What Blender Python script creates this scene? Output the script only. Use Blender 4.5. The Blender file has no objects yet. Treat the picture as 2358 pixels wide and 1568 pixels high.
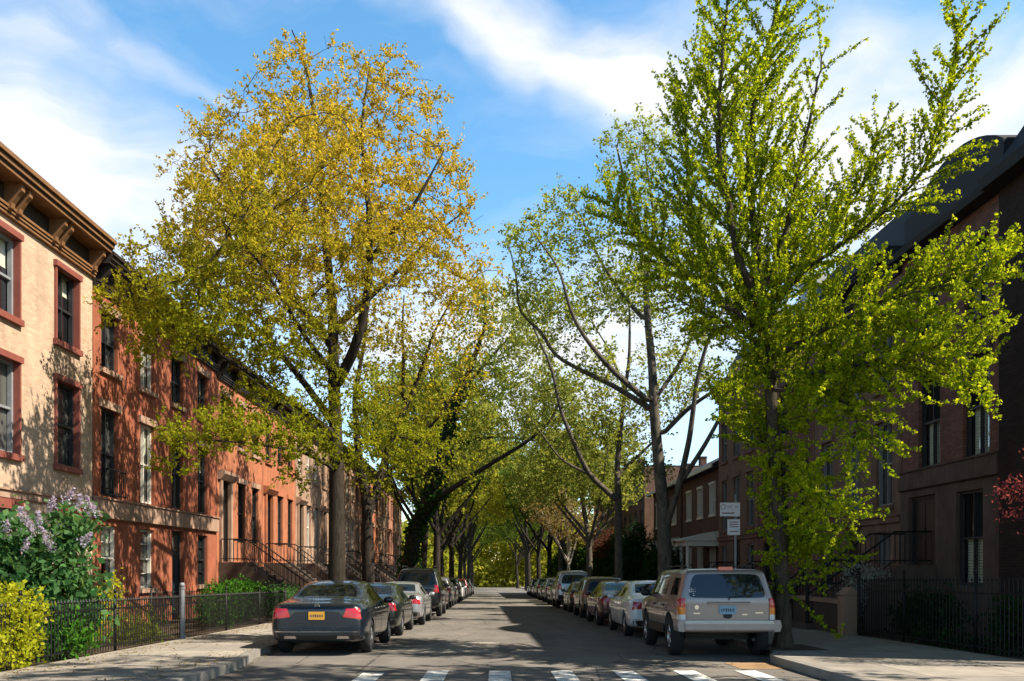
import bpy, bmesh, math, random
import numpy as np
from mathutils import Vector
from mathutils.bvhtree import BVHTree
R = math.radians
S = bpy.context.scene
COL = S.collection
# ------------------------------------------------------------------ camera, sky, sun, exposure
FX, U0, V0 = 2005.0, 1140.0, 1303.0        # focal length and vanishing point on a 2357 px wide picture
EYE = 1.45
SLOPE = 0.0175                              # the street falls away gently


def gz(y):
    return -SLOPE * min(max(y, -60.0), 260.0)


def P(u, v, y):
    return ((u - U0) * y / FX, y, EYE + (V0 - v) * y / FX)


cam_d = bpy.data.cameras.new('camera')
cam = bpy.data.objects.new('camera', cam_d)
COL.objects.link(cam)
cam.location = (0, 0, EYE)
cam.rotation_euler = (R(90), 0, 0)
cam_d.sensor_width = 36
cam_d.lens = FX / 2357 * 36
cam_d.shift_x = (1178.5 - U0) / 2357
cam_d.shift_y = (V0 - 784) / 2357
cam_d.clip_start = 0.1
cam_d.clip_end = 6000
S.camera = cam
SUN_EL, SUN_AZ = 45.5, 18.0                 # azimuth: degrees behind the +X axis
SUN_STRENGTH, SKY_STRENGTH, EXPOSURE = 5.0, 0.108, 1.16
S.view_settings.view_transform = 'Standard'
S.view_settings.look = 'None'
S.view_settings.gamma = 1
S.view_settings.exposure = EXPOSURE
S.cycles.use_denoising = True
S.cycles.max_bounces = 6
S.cycles.diffuse_bounces = 2
S.cycles.transparent_max_bounces = 6
S.cycles.caustics_reflective = False
S.cycles.caustics_refractive = False
S.cycles.sample_clamp_indirect = 4.0

sd = bpy.data.lights.new('sun', 'SUN')
sd.energy = SUN_STRENGTH
sd.angle = R(0.5)
sd.color = (1.0, 0.90, 0.75)
sun = bpy.data.objects.new('sun', sd)
COL.objects.link(sun)
to_sun = Vector((math.cos(R(SUN_EL)) * math.cos(R(SUN_AZ)), -math.cos(R(SUN_EL)) * math.sin(R(SUN_AZ)), math.sin(R(SUN_EL))))
sun.rotation_euler = to_sun.to_track_quat('Z', 'Y').to_euler()

# ------------------------------------------------------------------ node helpers


class NT:
    def __init__(s, tree):
        s.t = tree

    def n(s, typ, **kw):
        nd = s.t.nodes.new(typ)
        for k, v in kw.items():
            setattr(nd, k, v)
        return nd

    def link(s, a, b):
        s.t.links.new(a, b)

    def setin(s, nd, key, v):
        if v is None:
            return
        if hasattr(v, 'links'):
            s.link(v, nd.inputs[key])
        else:
            nd.inputs[key].default_value = v

    def math(s, op, a, b=None, c=None, clamp=False):
        nd = s.n('ShaderNodeMath', operation=op, use_clamp=clamp)
        for i, v in enumerate((a, b, c)):
            s.setin(nd, i, v)
        return nd.outputs[0]

    def mix(s, fac, a, b, blend='MIX'):
        nd = s.n('ShaderNodeMix', data_type='RGBA', blend_type=blend)
        s.setin(nd, 0, fac)
        for i, v in ((6, a), (7, b)):
            if isinstance(v, tuple) and len(v) == 3:
                v = (*v, 1)
            s.setin(nd, i, v)
        return nd.outputs[2]

    def noise(s, vec, scale, detail=3, rough=.55, dist=0.0):
        nd = s.n('ShaderNodeTexNoise')
        nd.inputs['Scale'].default_value = scale
        nd.inputs['Detail'].default_value = detail
        nd.inputs['Roughness'].default_value = rough
        nd.inputs['Distortion'].default_value = dist
        if vec is not None:
            s.link(vec, nd.inputs['Vector'])
        return nd.outputs['Fac']

    def ramp(s, fac, stops):
        nd = s.n('ShaderNodeValToRGB')
        cr = nd.color_ramp
        while len(cr.elements) < len(stops):
            cr.elements.new(.5)
        for e, (p, c) in zip(cr.elements, stops):
            e.position = p
            e.color = (*c, 1) if isinstance(c, tuple) else (c, c, c, 1)
        s.link(fac, nd.inputs[0])
        return nd.outputs[0]

    def mapping(s, vec, loc=(0, 0, 0), rot=(0, 0, 0), scale=(1, 1, 1), typ='POINT'):
        nd = s.n('ShaderNodeMapping', vector_type=typ)
        nd.inputs['Location'].default_value = loc
        nd.inputs['Rotation'].default_value = rot
        nd.inputs['Scale'].default_value = scale
        s.link(vec, nd.inputs['Vector'])
        return nd.outputs[0]

    def obj(s):
        return s.n('ShaderNodeTexCoord').outputs['Object']


# ------------------------------------------------------------------ world: Nishita sky with cirrus clouds
W = bpy.data.worlds.new('World')
S.world = W
W.use_nodes = True
wt = NT(W.node_tree)
W.node_tree.nodes.clear()
sky = wt.n('ShaderNodeTexSky', sky_type='NISHITA', sun_disc=False, sun_elevation=R(SUN_EL), sun_rotation=R(90 + SUN_AZ), altitude=0, air_density=1.0, dust_density=0.4, ozone_density=2.0)
gen = wt.n('ShaderNodeTexCoord').outputs['Generated']
sep = wt.n('ShaderNodeSeparateXYZ')
wt.link(gen, sep.inputs[0])
az = wt.math('ARCTAN2', sep.outputs[0], sep.outputs[1])
el = wt.math('ARCSINE', sep.outputs[2])
cmb = wt.n('ShaderNodeCombineXYZ')
wt.link(az, cmb.inputs[0])
wt.link(el, cmb.inputs[1])
sph = cmb.outputs[0]
warp = wt.n('ShaderNodeTexNoise')
warp.inputs['Scale'].default_value = 4.0
warp.inputs['Detail'].default_value = 4
wt.link(sph, warp.inputs['Vector'])
wv = wt.n('ShaderNodeVectorMath', operation='MULTIPLY_ADD')
wt.link(warp.outputs['Color'], wv.inputs[0])
wv.inputs[1].default_value = (.22, .16, 0)
wt.link(sph, wv.inputs[2])
wv2 = wt.n('ShaderNodeVectorMath', operation='SUBTRACT')
wt.link(wv.outputs[0], wv2.inputs[0])
wv2.inputs[1].default_value = (.11, .08, 0)
wsph = wv2.outputs[0]


def cloud_dir(u, v):
    x, z = (u - U0) / FX, (V0 - v) / FX
    return math.atan2(x, 1), math.asin(z / math.sqrt(1 + x * x + z * z))


total = None
# (u, v, half length, half height, tilt, strength)
for u, v, rx, ry, tilt, st in (
        (120, 400, 640, 250, -14, 1.4), (330, 120, 700, 45, -16, .42), (80, 60, 330, 45, -10, .38), (1000, 60, 450, 70, -16, .42), (1350, 150, 520, 110, -13, .85), (1450, 200, 260, 60, -10, .5),
        (1800, 190, 560, 190, -5, 1.25), (2060, 420, 700, 190, 8, 1.5), (1250, 830, 900, 260, 0, 1.2), (2250, 250, 330, 90, 15, .5)):
    cx, cy = cloud_dir(u, v)
    m = wt.mapping(wsph, (cx, cy, 0), (0, 0, R(tilt)), (rx / FX, ry / FX, 1), 'TEXTURE')
    g = wt.n('ShaderNodeTexGradient', gradient_type='SPHERICAL')
    wt.link(m, g.inputs[0])
    a = wt.math('MULTIPLY', g.outputs['Fac'], st)
    total = a if total is None else wt.math('ADD', total, a)
fib = wt.noise(wt.mapping(wsph, rot=(0, 0, R(12)), scale=(1.5, 4.2, 1)), 2.6, 9, .60, .35)
soft = wt.noise(sph, 5.0, 5, .6, .3)
tex = wt.math('MULTIPLY_ADD', fib, .75, wt.math('MULTIPLY', soft, .5))
dens = wt.math('MULTIPLY', total, wt.math('MULTIPLY_ADD', tex, 2.4, -.55), clamp=True)
thin = wt.math('MULTIPLY', wt.math('SUBTRACT', fib, .47, clamp=True), .9)
dens = wt.math('ADD', dens, thin, clamp=True)
skycol = wt.n('ShaderNodeVectorMath', operation='SCALE')
wt.link(sky.outputs[0], skycol.inputs[0])
skycol.inputs['Scale'].default_value = 1.0
hs = wt.n('ShaderNodeHueSaturation')
hs.inputs['Saturation'].default_value = 1.2
hs.inputs['Value'].default_value = 1.22
hs.inputs['Hue'].default_value = .488
wt.link(skycol.outputs[0], hs.inputs['Color'])
cl = wt.mix(dens, hs.outputs[0], (4.3, 4.4, 4.6))
high = wt.n('ShaderNodeMapRange')                # sky above the view dimmed to cut the fill light in the shade
high.inputs['From Min'].default_value, high.inputs['From Max'].default_value = R(33), R(47)
high.inputs['To Min'].default_value, high.inputs['To Max'].default_value = 1.0, .05
wt.link(el, high.inputs['Value'])
sc_ = wt.n('ShaderNodeVectorMath', operation='SCALE')
wt.link(cl, sc_.inputs[0])
wt.link(high.outputs[0], sc_.inputs['Scale'])
cl = sc_.outputs[0]
bg = wt.n('ShaderNodeBackground')
bg.inputs['Strength'].default_value = SKY_STRENGTH
wt.link(cl, bg.inputs['Color'])
wo = wt.n('ShaderNodeOutputWorld')
wt.link(bg.outputs[0], wo.inputs[0])

# ------------------------------------------------------------------ materials
MATS = {}


def mat(name, fn):
    m = bpy.data.materials.new(name)
    m.use_nodes = True
    m.node_tree.nodes.clear()
    t = NT(m.node_tree)
    out = t.n('ShaderNodeOutputMaterial')
    sh = fn(t)
    t.link(sh, out.inputs[0])
    MATS[name] = m
    return m


def bsdf(t, col, rough=.8, metal=0.0, spec=.4, bump=None, bump_d=.01, bump_s=.6, coat=0.0):
    b = t.n('ShaderNodeBsdfPrincipled')
    if isinstance(col, tuple) and len(col) == 3:
        col = (*col, 1)
    t.setin(b, 'Base Color', col)
    t.setin(b, 'Roughness', rough)
    t.setin(b, 'Metallic', metal)
    t.setin(b, 'Specular IOR Level', spec)
    if coat:
        t.setin(b, 'Coat Weight', coat)
        t.setin(b, 'Coat Roughness', .03)
    if bump is not None:
        bp = t.n('ShaderNodeBump')
        bp.inputs['Distance'].default_value = bump_d
        bp.inputs['Strength'].default_value = bump_s
        t.link(bump, bp.inputs['Height'])
        t.link(bp.outputs[0], b.inputs['Normal'])
    return b.outputs[0]


def plain(name, col, rough=.7, metal=0.0, var=.25, scale=6.0, spec=.4, coat=0.0):
    def f(t):
        n = t.noise(t.obj(), scale, 4)
        c = t.mix(n, tuple(x * (1 - var) for x in col), tuple(min(1, x * (1 + var)) for x in col))
        return bsdf(t, c, rough, metal, spec, coat=coat)
    return mat(name, f)


def brick(name, c1, c2, mortar, bw=.21, bh=.072, stain=.35):
    def f(t):
        s = t.n('ShaderNodeSeparateXYZ')
        t.link(t.obj(), s.inputs[0])
        c = t.n('ShaderNodeCombineXYZ')
        t.link(t.math('ADD', s.outputs[0], s.outputs[1]), c.inputs[0])
        t.link(s.outputs[2], c.inputs[1])
        b = t.n('ShaderNodeTexBrick')
        t.link(c.outputs[0], b.inputs['Vector'])
        b.inputs['Color1'].default_value = (*c1, 1)
        b.inputs['Color2'].default_value = (*c2, 1)
        b.inputs['Mortar'].default_value = (*mortar, 1)
        b.inputs['Scale'].default_value = 1
        b.inputs['Mortar Size'].default_value = .008
        b.inputs['Brick Width'].default_value = bw
        b.inputs['Row Height'].default_value = bh
        n = t.noise(t.obj(), .7, 6, .65)
        st = t.noise(t.mapping(t.obj(), scale=(2.2, 2.2, .3)), 1.0, 5, .65)
        k = t.ramp(t.math('MULTIPLY_ADD', n, .5, t.math('MULTIPLY', st, .5)), [(.32, 1 - stain), (.62, 1.0)])
        col = t.mix(1.0, b.outputs['Color'], k, 'MULTIPLY')
        return bsdf(t, col, .9, spec=.2, bump=b.outputs['Fac'], bump_d=-.006)
    return mat(name, f)


def stone(name, c, var=.3, rough=.9, course=None):
    def f(t):
        n = t.noise(t.obj(), 1.3, 7, .68)
        st = t.noise(t.mapping(t.obj(), scale=(3, 3, .35)), 1.2, 5, .65)
        k = t.math('MULTIPLY_ADD', n, .55, t.math('MULTIPLY', st, .45))
        col = t.ramp(k, [(.3, tuple(x * (1 - var) for x in c)), (.52, c), (.72, tuple(min(1, x * (1 + var)) for x in c))])
        fine = t.noise(t.obj(), 60, 3)
        return bsdf(t, col, rough, spec=.2, bump=fine, bump_d=.004)
    return mat(name, f)


brick('cream_brick', (.52, .375, .26), (.42, .29, .20), (.48, .36, .26), stain=.35)
stone('brown_plaster', (.28, .090, .048), .48)
stone('orange_plaster', (.34, .125, .064), .48)
stone('tan_plaster', (.32, .20, .13), .4)
stone('rose_plaster', (.30, .14, .09), .4)
stone('pale_plaster', (.31, .20, .14), .42)
stone('belt_stone', (.32, .205, .145), .4)
brick('dark_brick', (.27, .115, .085), (.16, .072, .055), (.11, .085, .072), stain=.4)
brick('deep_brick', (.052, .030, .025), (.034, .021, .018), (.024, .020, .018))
brick('house_brick', (.15, .065, .045), (.11, .05, .038), (.11, .085, .07))
stone('brownstone_dark', (.105, .074, .060), .45)
stone('brownstone_mid', (.175, .105, .076), .45)
stone('brownstone_step', (.08, .055, .042), .3)
plain('red_trim', (.20, .058, .042), .55)
plain('white_trim', (.62, .58, .50), .5, var=.12)
plain('dark_trim', (.022, .022, .024), .45)
plain('cornice_gold', (.17, .082, .032), .6, var=.45, scale=3)
plain('cornice_dark', (.022, .015, .012), .6)
plain('slate_black', (.014, .014, .016), .75)
plain('roof_tar', (.04, .04, .045), .9)
plain('iron_black', (.006, .006, .0065), .55, spec=.25)
plain('iron_grey', (.20, .21, .22), .45)
plain('door_blue', (.014, .028, .040), .35)
plain('door_dark', (.020, .014, .012), .35)
plain('blind_cream', (.78, .76, .62), .7, var=.15)
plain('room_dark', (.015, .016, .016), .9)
plain('sign_white', (.62, .58, .60), .4, var=.06)
plain('sign_red', (.16, .05, .08), .5)


def glass_f(t):
    r = t.n('ShaderNodeObjectInfo').outputs['Random']
    n = t.noise(t.mapping(t.obj(), scale=(1, 2.5, .5)), 1.6, 2)
    k = t.math('MULTIPLY', t.math('POWER', r, 1.5), n)
    col = t.mix(k, (.012, .015, .017), (.30, .29, .25))
    return bsdf(t, col, .04, spec=.6)


mat('window_glass', glass_f)


def clear_f(t):
    tr = t.n('ShaderNodeBsdfTransparent')
    tr.inputs[0].default_value = (.93, .97, .94, 1)
    gl = t.n('ShaderNodeBsdfGlossy')
    gl.inputs['Roughness'].default_value = .02
    m = t.n('ShaderNodeMixShader')
    lw = t.n('ShaderNodeLayerWeight')
    lw.inputs['Blend'].default_value = .22
    t.link(lw.outputs['Facing'], m.inputs[0])
    t.link(tr.outputs[0], m.inputs[1])
    t.link(gl.outputs[0], m.inputs[2])
    return m.outputs[0]


mat('clear_glass', clear_f)


def asphalt_f(t):
    o = t.obj()
    big = t.noise(t.mapping(o, scale=(1, .18, 1)), .9, 6, .6)
    blot = t.noise(o, .55, 5, .6, .4)
    fine = t.noise(o, 90, 4, .7)
    col = t.ramp(t.math('MULTIPLY_ADD', big, .5, t.math('MULTIPLY', blot, .5)), [(.32, (.095, .086, .077)), (.5, (.168, .152, .133)), (.66, (.24, .214, .182))])
    col = t.mix(t.math('MULTIPLY', fine, .5), col, (.09, .085, .08))
    oil = t.ramp(t.noise(t.mapping(o, scale=(1.4, .5, 1)), 1.6, 6, .7), [(.56, 0), (.70, 1)])
    col = t.mix(t.math('MULTIPLY', oil, .5), col, (.05, .047, .044))
    v = t.n('ShaderNodeTexVoronoi', feature='DISTANCE_TO_EDGE')
    v.inputs['Scale'].default_value = .55
    t.link(t.mapping(o, scale=(1, .6, 1)), v.inputs['Vector'])
    wob = t.noise(o, 3, 5, .7)
    crack = t.math('LESS_THAN', t.math('ADD', v.outputs['Distance'], t.math('MULTIPLY', t.math('SUBTRACT', wob, .5), .05)), .008)
    col = t.mix(t.math('MULTIPLY', crack, .7), col, (.035, .034, .033))
    return bsdf(t, col, .85, spec=.3, bump=fine, bump_d=.006)


mat('asphalt', asphalt_f)


def patch_f(t):
    o = t.obj()
    n = t.noise(o, 1.4, 6, .65)
    fine = t.noise(o, 110, 3, .7)
    col = t.ramp(n, [(.3, (.24, .215, .185)), (.7, (.33, .30, .26))])
    col = t.mix(t.math('MULTIPLY', fine, .35), col, (.14, .13, .12))
    return bsdf(t, col, .88, spec=.25, bump=fine, bump_d=.005)


mat('road_patch', patch_f)


def walk_f(t):
    o = t.obj()
    b = t.n('ShaderNodeTexBrick')
    b.offset = 0
    b.inputs['Scale'].default_value = 1
    b.inputs['Brick Width'].default_value = 1.5
    b.inputs['Row Height'].default_value = 1.5
    b.inputs['Mortar Size'].default_value = .012
    b.inputs['Color1'].default_value = (.36, .32, .27, 1)
    b.inputs['Color2'].default_value = (.29, .26, .225, 1)
    b.inputs['Mortar'].default_value = (.10, .09, .08, 1)
    t.link(o, b.inputs['Vector'])
    n = t.noise(o, 1.2, 7, .7)
    k = t.ramp(n, [(.3, .62), (.65, 1.0)])
    fine = t.noise(o, 120, 3)
    col = t.mix(1.0, b.outputs[0], k, 'MULTIPLY')
    return bsdf(t, col, .9, spec=.2, bump=fine, bump_d=.003)


mat('sidewalk', walk_f)
stone('kerb_stone', (.22, .205, .185), .3)
stone('soil', (.075, .052, .034), .4)
stone('ground_earth', (.12, .10, .075), .4)
stone('ramp_tan', (.30, .19, .10), .45)


def paint_f(t):
    o = t.obj()
    n = t.noise(o, 7, 7, .72)
    col = t.ramp(n, [(.40, (.22, .20, .175)), (.50, (.70, .69, .66)), (.8, (.82, .81, .78))])
    return bsdf(t, col, .75, spec=.3)


mat('road_paint', paint_f)


def bark(name, c1, c2, scale=(6, 6, 1.2)):
    def f(t):
        n = t.noise(t.mapping(t.obj(), scale=scale), 2.2, 6, .7, .6)
        col = t.ramp(n, [(.33, c1), (.66, c2)])
        return bsdf(t, col, .95, spec=.15, bump=n, bump_d=.04)
    return mat(name, f)


bark('bark_dark', (.012, .010, .008), (.048, .038, .029))
bark('bark_plane', (.035, .030, .025), (.14, .12, .09), (2.2, 2.2, 1.1))
bark('bark_pale', (.13, .11, .085), (.42, .38, .31), (3, 3, 1.4))
bark('bark_ginkgo', (.030, .024, .018), (.085, .068, .050))


def leaf(name, lo, hi, top=None, zr=(0, 1), trans=.45, dark=.55):
    """leaf colours: random per leaf between lo and hi; crowns whose new growth has another colour blend to top with height"""
    def f(t):
        g = t.n('ShaderNodeNewGeometry').outputs['Random Per Island']
        col = t.mix(g, lo, hi)
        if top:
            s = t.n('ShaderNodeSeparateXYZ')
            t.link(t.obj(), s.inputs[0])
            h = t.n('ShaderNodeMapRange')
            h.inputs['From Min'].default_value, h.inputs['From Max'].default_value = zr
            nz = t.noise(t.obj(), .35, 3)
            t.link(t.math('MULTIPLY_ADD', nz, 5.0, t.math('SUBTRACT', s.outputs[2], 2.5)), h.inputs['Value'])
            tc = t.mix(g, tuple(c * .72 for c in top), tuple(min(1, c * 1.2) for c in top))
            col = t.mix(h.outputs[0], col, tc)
        d = t.n('ShaderNodeBsdfDiffuse')           # reflected light is greener and darker than the light that comes through a blade
        t.link(t.mix(1.0, col, (.62, .70, .75), 'MULTIPLY'), d.inputs[0])
        tl = t.n('ShaderNodeBsdfTranslucent')
        t.link(t.mix(1.0, col, (1.25, 1.18, .8), 'MULTIPLY'), tl.inputs[0])
        m = t.n('ShaderNodeMixShader')
        m.inputs[0].default_value = trans
        t.link(d.outputs[0], m.inputs[1])
        t.link(tl.outputs[0], m.inputs[2])
        return m.outputs[0]
    return mat(name, f)


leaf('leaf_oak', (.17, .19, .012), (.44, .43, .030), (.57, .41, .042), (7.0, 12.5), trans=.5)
leaf('leaf_ginkgo', (.17, .26, .008), (.56, .60, .022), trans=.5)
leaf('leaf_plane', (.20, .25, .03), (.48, .50, .085))
leaf('leaf_far_yellow', (.24, .26, .03), (.52, .48, .06))
leaf('leaf_far_green', (.07, .12, .018), (.20, .26, .045))
leaf('leaf_far_pale', (.20, .23, .04), (.44, .44, .09))
leaf('leaf_far_rust', (.24, .14, .06), (.36, .28, .10))
leaf('leaf_ivy', (.015, .045, .010), (.05, .11, .022))
leaf('leaf_dark', (.010, .035, .010), (.035, .085, .022), trans=.25)
leaf('leaf_hedge', (.025, .085, .010), (.10, .22, .025), trans=.25)
leaf('leaf_lilac', (.04, .12, .035), (.17, .30, .10))
leaf('leaf_gold', (.36, .38, .015), (.60, .55, .04))
leaf('leaf_red', (.09, .014, .022), (.34, .085, .09))
leaf('leaf_wine', (.09, .03, .028), (.22, .08, .06))
leaf('petal_lilac', (.46, .34, .50), (.72, .62, .76))
leaf('petal_white', (.28, .30, .28), (.52, .54, .52))
leaf('grass_blade', (.09, .13, .015), (.22, .24, .03))


def paint(name, col, metal=.35, rough=.28):
    def f(t):
        n = t.noise(t.obj(), 2.5, 4)
        r = t.math('MULTIPLY_ADD', n, .12, rough - .06)
        return bsdf(t, col, r, metal, .5, coat=.8)
    return mat(name, f)


paint('paint_navy', (.006, .011, .019), .2)
paint('paint_black', (.010, .011, .013))
paint('paint_green_black', (.016, .022, .018))
paint('paint_silver', (.42, .42, .44), .6)
paint('paint_white', (.62, .62, .63), .05)
paint('paint_champagne', (.225, .182, .168), .45, .34)
paint('paint_maroon', (.075, .010, .014))
paint('paint_charcoal', (.045, .05, .055))
paint('paint_bronze', (.13, .085, .05))
paint('paint_grey', (.17, .17, .18))
plain('car_black', (.010, .010, .011), .6)
plain('tyre_rubber', (.014, .014, .014), .85)
plain('rim_alloy', (.40, .40, .42), .35, .8)
plain('chrome', (.62, .60, .60), .12, 1.0, var=.05)
plain('bumper_beige', (.31, .255, .23), .4, .1, var=.15)
plain('lens_red', (.42, .010, .018), .12, var=.15, coat=.6)
plain('lens_amber', (.70, .20, .02), .15, var=.15, coat=.6)
plain('lens_white', (.62, .62, .60), .12, var=.1, coat=.6)
plain('plate_orange', (.60, .30, .03), .45, var=.08)
plain('plate_blue', (.16, .27, .36), .45, var=.1)
plain('plate_ink', (.03, .04, .07), .6)


def carglass_f(t):
    return bsdf(t, (.006, .009, .012), .03, spec=.45)


mat('car_glass', carglass_f)
plain('teal_glass', (.05, .16, .17), .06, spec=.8)
# ------------------------------------------------------------------ mesh helpers


class MB:
    """collects faces and links them as ONE mesh object"""

    def __init__(s):
        s.v, s.f, s.m = [], [], []

    def face(s, pts, mi=0):
        n = len(s.v)
        s.v.extend(tuple(p) for p in pts)
        s.f.append(tuple(range(n, n + len(pts))))
        s.m.append(mi)

    def box(s, x0, x1, y0, y1, z0, z1, mi=0):
        if x0 > x1: x0, x1 = x1, x0
        if y0 > y1: y0, y1 = y1, y0
        if z0 > z1: z0, z1 = z1, z0
        n = len(s.v)
        s.v += [(x0, y0, z0), (x1, y0, z0), (x1, y1, z0), (x0, y1, z0), (x0, y0, z1), (x1, y0, z1), (x1, y1, z1), (x0, y1, z1)]
        for q in ((0, 3, 2, 1), (4, 5, 6, 7), (0, 1, 5, 4), (1, 2, 6, 5), (2, 3, 7, 6), (3, 0, 4, 7)):
            s.f.append(tuple(n + i for i in q))
            s.m.append(mi)

    def prism_y(s, poly, y0, y1, mi=0):
        """poly in (x, z), extruded along y"""
        a = sum(poly[i][0] * poly[(i + 1) % len(poly)][1] - poly[(i + 1) % len(poly)][0] * poly[i][1] for i in range(len(poly)))
        if a < 0:
            poly = poly[::-1]
        n, k = len(s.v), len(poly)
        s.v += [(x, y0, z) for x, z in poly] + [(x, y1, z) for x, z in poly]
        s.f += [tuple(n + i for i in range(k)), tuple(n + k + i for i in reversed(range(k)))]
        s.m += [mi, mi]
        for i in range(k):
            j = (i + 1) % k
            s.f.append((n + i, n + k + i, n + k + j, n + j))
            s.m.append(mi)

    def prism_x(s, poly, x0, x1, mi=0):
        """poly in (y, z), extruded along x"""
        a = sum(poly[i][0] * poly[(i + 1) % len(poly)][1] - poly[(i + 1) % len(poly)][0] * poly[i][1] for i in range(len(poly)))
        if a < 0:
            poly = poly[::-1]
        n, k = len(s.v), len(poly)
        s.v += [(x0, y, z) for y, z in poly] + [(x1, y, z) for y, z in poly]
        s.f += [tuple(n + i for i in reversed(range(k))), tuple(n + k + i for i in range(k))]
        s.m += [mi, mi]
        for i in range(k):
            j = (i + 1) % k
            s.f.append((n + i, n + j, n + k + j, n + k + i))
            s.m.append(mi)

    def tube(s, pts, rad, k=6, mi=0, cap=True):
        pts = np.asarray(pts, float)
        if np.isscalar(rad):
            rad = [rad] * len(pts)
        n = len(s.v)
        L = len(pts)
        tan = np.gradient(pts, axis=0) if L > 2 else np.repeat(pts[1:] - pts[:1], 2, 0)
        tan /= np.linalg.norm(tan, axis=1)[:, None] + 1e-9
        ref = np.array((0, 0, 1.0)) if abs(tan[0][2]) < .8 else np.array((1.0, 0, 0))
        ang = np.arange(k) * 2 * math.pi / k
        for i in range(L):
            a = np.cross(tan[i], ref)
            a /= np.linalg.norm(a) + 1e-9
            b = np.cross(tan[i], a)
            ref = np.cross(a, tan[i]) if False else ref
            ring = pts[i] + rad[i] * (np.cos(ang)[:, None] * a + np.sin(ang)[:, None] * b)
            s.v.extend(map(tuple, ring))
        for i in range(L - 1):
            for j in range(k):
                j2 = (j + 1) % k
                s.f.append((n + i * k + j, n + i * k + j2, n + (i + 1) * k + j2, n + (i + 1) * k + j))
                s.m.append(mi)
        if cap:
            s.f.append(tuple(n + j for j in reversed(range(k))))
            s.f.append(tuple(n + (L - 1) * k + j for j in range(k)))
            s.m += [mi, mi]

    def lathe_x(s, prof, k=28, mi=0, c=(0, 0, 0)):
        """prof: (x, r) along the x axis"""
        n = len(s.v)
        for x, r in prof:
            for j in range(k):
                a = 2 * math.pi * j / k
                s.v.append((c[0] + x, c[1] + r * math.cos(a), c[2] + r * math.sin(a)))
        for i in range(len(prof) - 1):
            for j in range(k):
                j2 = (j + 1) % k
                s.f.append((n + i * k + j, n + i * k + j2, n + (i + 1) * k + j2, n + (i + 1) * k + j))
                s.m.append(mi)

    def build(s, name, mats, parent=None, smooth=False, loc=None, org=None):
        me = bpy.data.meshes.new(name)
        v = s.v
        if org is not None:
            v = [(a - org[0], b - org[1], c - org[2]) for a, b, c in v]
        me.from_pydata(v, [], s.f)
        if isinstance(mats, str):
            mats = [mats]
        for m in mats:
            me.materials.append(MATS[m])
        if len(mats) > 1:
            me.polygons.foreach_set('material_index', s.m)
        if smooth:
            me.polygons.foreach_set('use_smooth', [True] * len(s.f))
        me.update()
        return link(name, me, parent, loc)


def link(name, me, parent=None, loc=None):
    o = bpy.data.objects.new(name, me)
    COL.objects.link(o)
    if parent is not None:
        o.parent = parent
    if loc is not None:
        o.location = loc
    return o


def empty(name, loc=(0, 0, 0), rz=0):
    o = bpy.data.objects.new(name, None)
    o.empty_display_size = .3
    COL.objects.link(o)
    o.location = loc
    o.rotation_euler = (0, 0, rz)
    return o


def tag(o, label=None, cat=None, group=None, kind=None):
    for k, v in (('label', label), ('category', cat), ('group', group), ('kind', kind)):
        if v:
            o[k] = v
    return o


KIDS = {}


def copy_tree(o, parent=None):
    c = o.copy()
    COL.objects.link(c)
    c.parent = parent
    for ch in o.children:
        copy_tree(ch, c)
    return c


def slot(o, m, i=0):
    o.material_slots[i].link = 'OBJECT'
    o.material_slots[i].material = MATS[m]


def quads_mesh(name, V, mats, parent=None, loc=None):
    """V: (N,4,3) array of separate quads"""
    N = len(V)
    me = bpy.data.meshes.new(name)
    me.vertices.add(N * 4)
    me.vertices.foreach_set('co', V.reshape(-1).astype(np.float32))
    me.loops.add(N * 4)
    me.loops.foreach_set('vertex_index', np.arange(N * 4, dtype=np.int32))
    me.polygons.add(N)
    me.polygons.foreach_set('loop_start', np.arange(0, N * 4, 4, dtype=np.int32))
    me.update(calc_edges=True)
    me.materials.append(MATS[mats])
    return link(name, me, parent, loc)


def unit(a):
    return a / (np.linalg.norm(a, axis=-1, keepdims=True) + 1e-9)


def leaf_quads(c, size, rng, aspect=.6, axis=None, spread=1.0, nbias=None):
    """rhombic leaves at points c"""
    N = len(c)
    n = rng.normal(size=(N, 3))
    if nbias is not None:
        n = n + np.asarray(nbias)
    n = unit(n)
    a = rng.normal(size=(N, 3)) * spread
    if axis is not None:
        a = a + axis
    a = unit(a - n * np.sum(a * n, 1, keepdims=True))
    b = np.cross(n, a)
    L = (size * rng.uniform(.45, 1.5, N))[:, None]
    return np.stack([c - a * L * .5, c + b * L * aspect * .5 + a * L * .08, c + a * L * .5, c - b * L * aspect * .5 + a * L * .08], 1)


def structure(o, label=None):
    o['kind'] = 'structure'
    return o
# ------------------------------------------------------------------ trees


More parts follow.
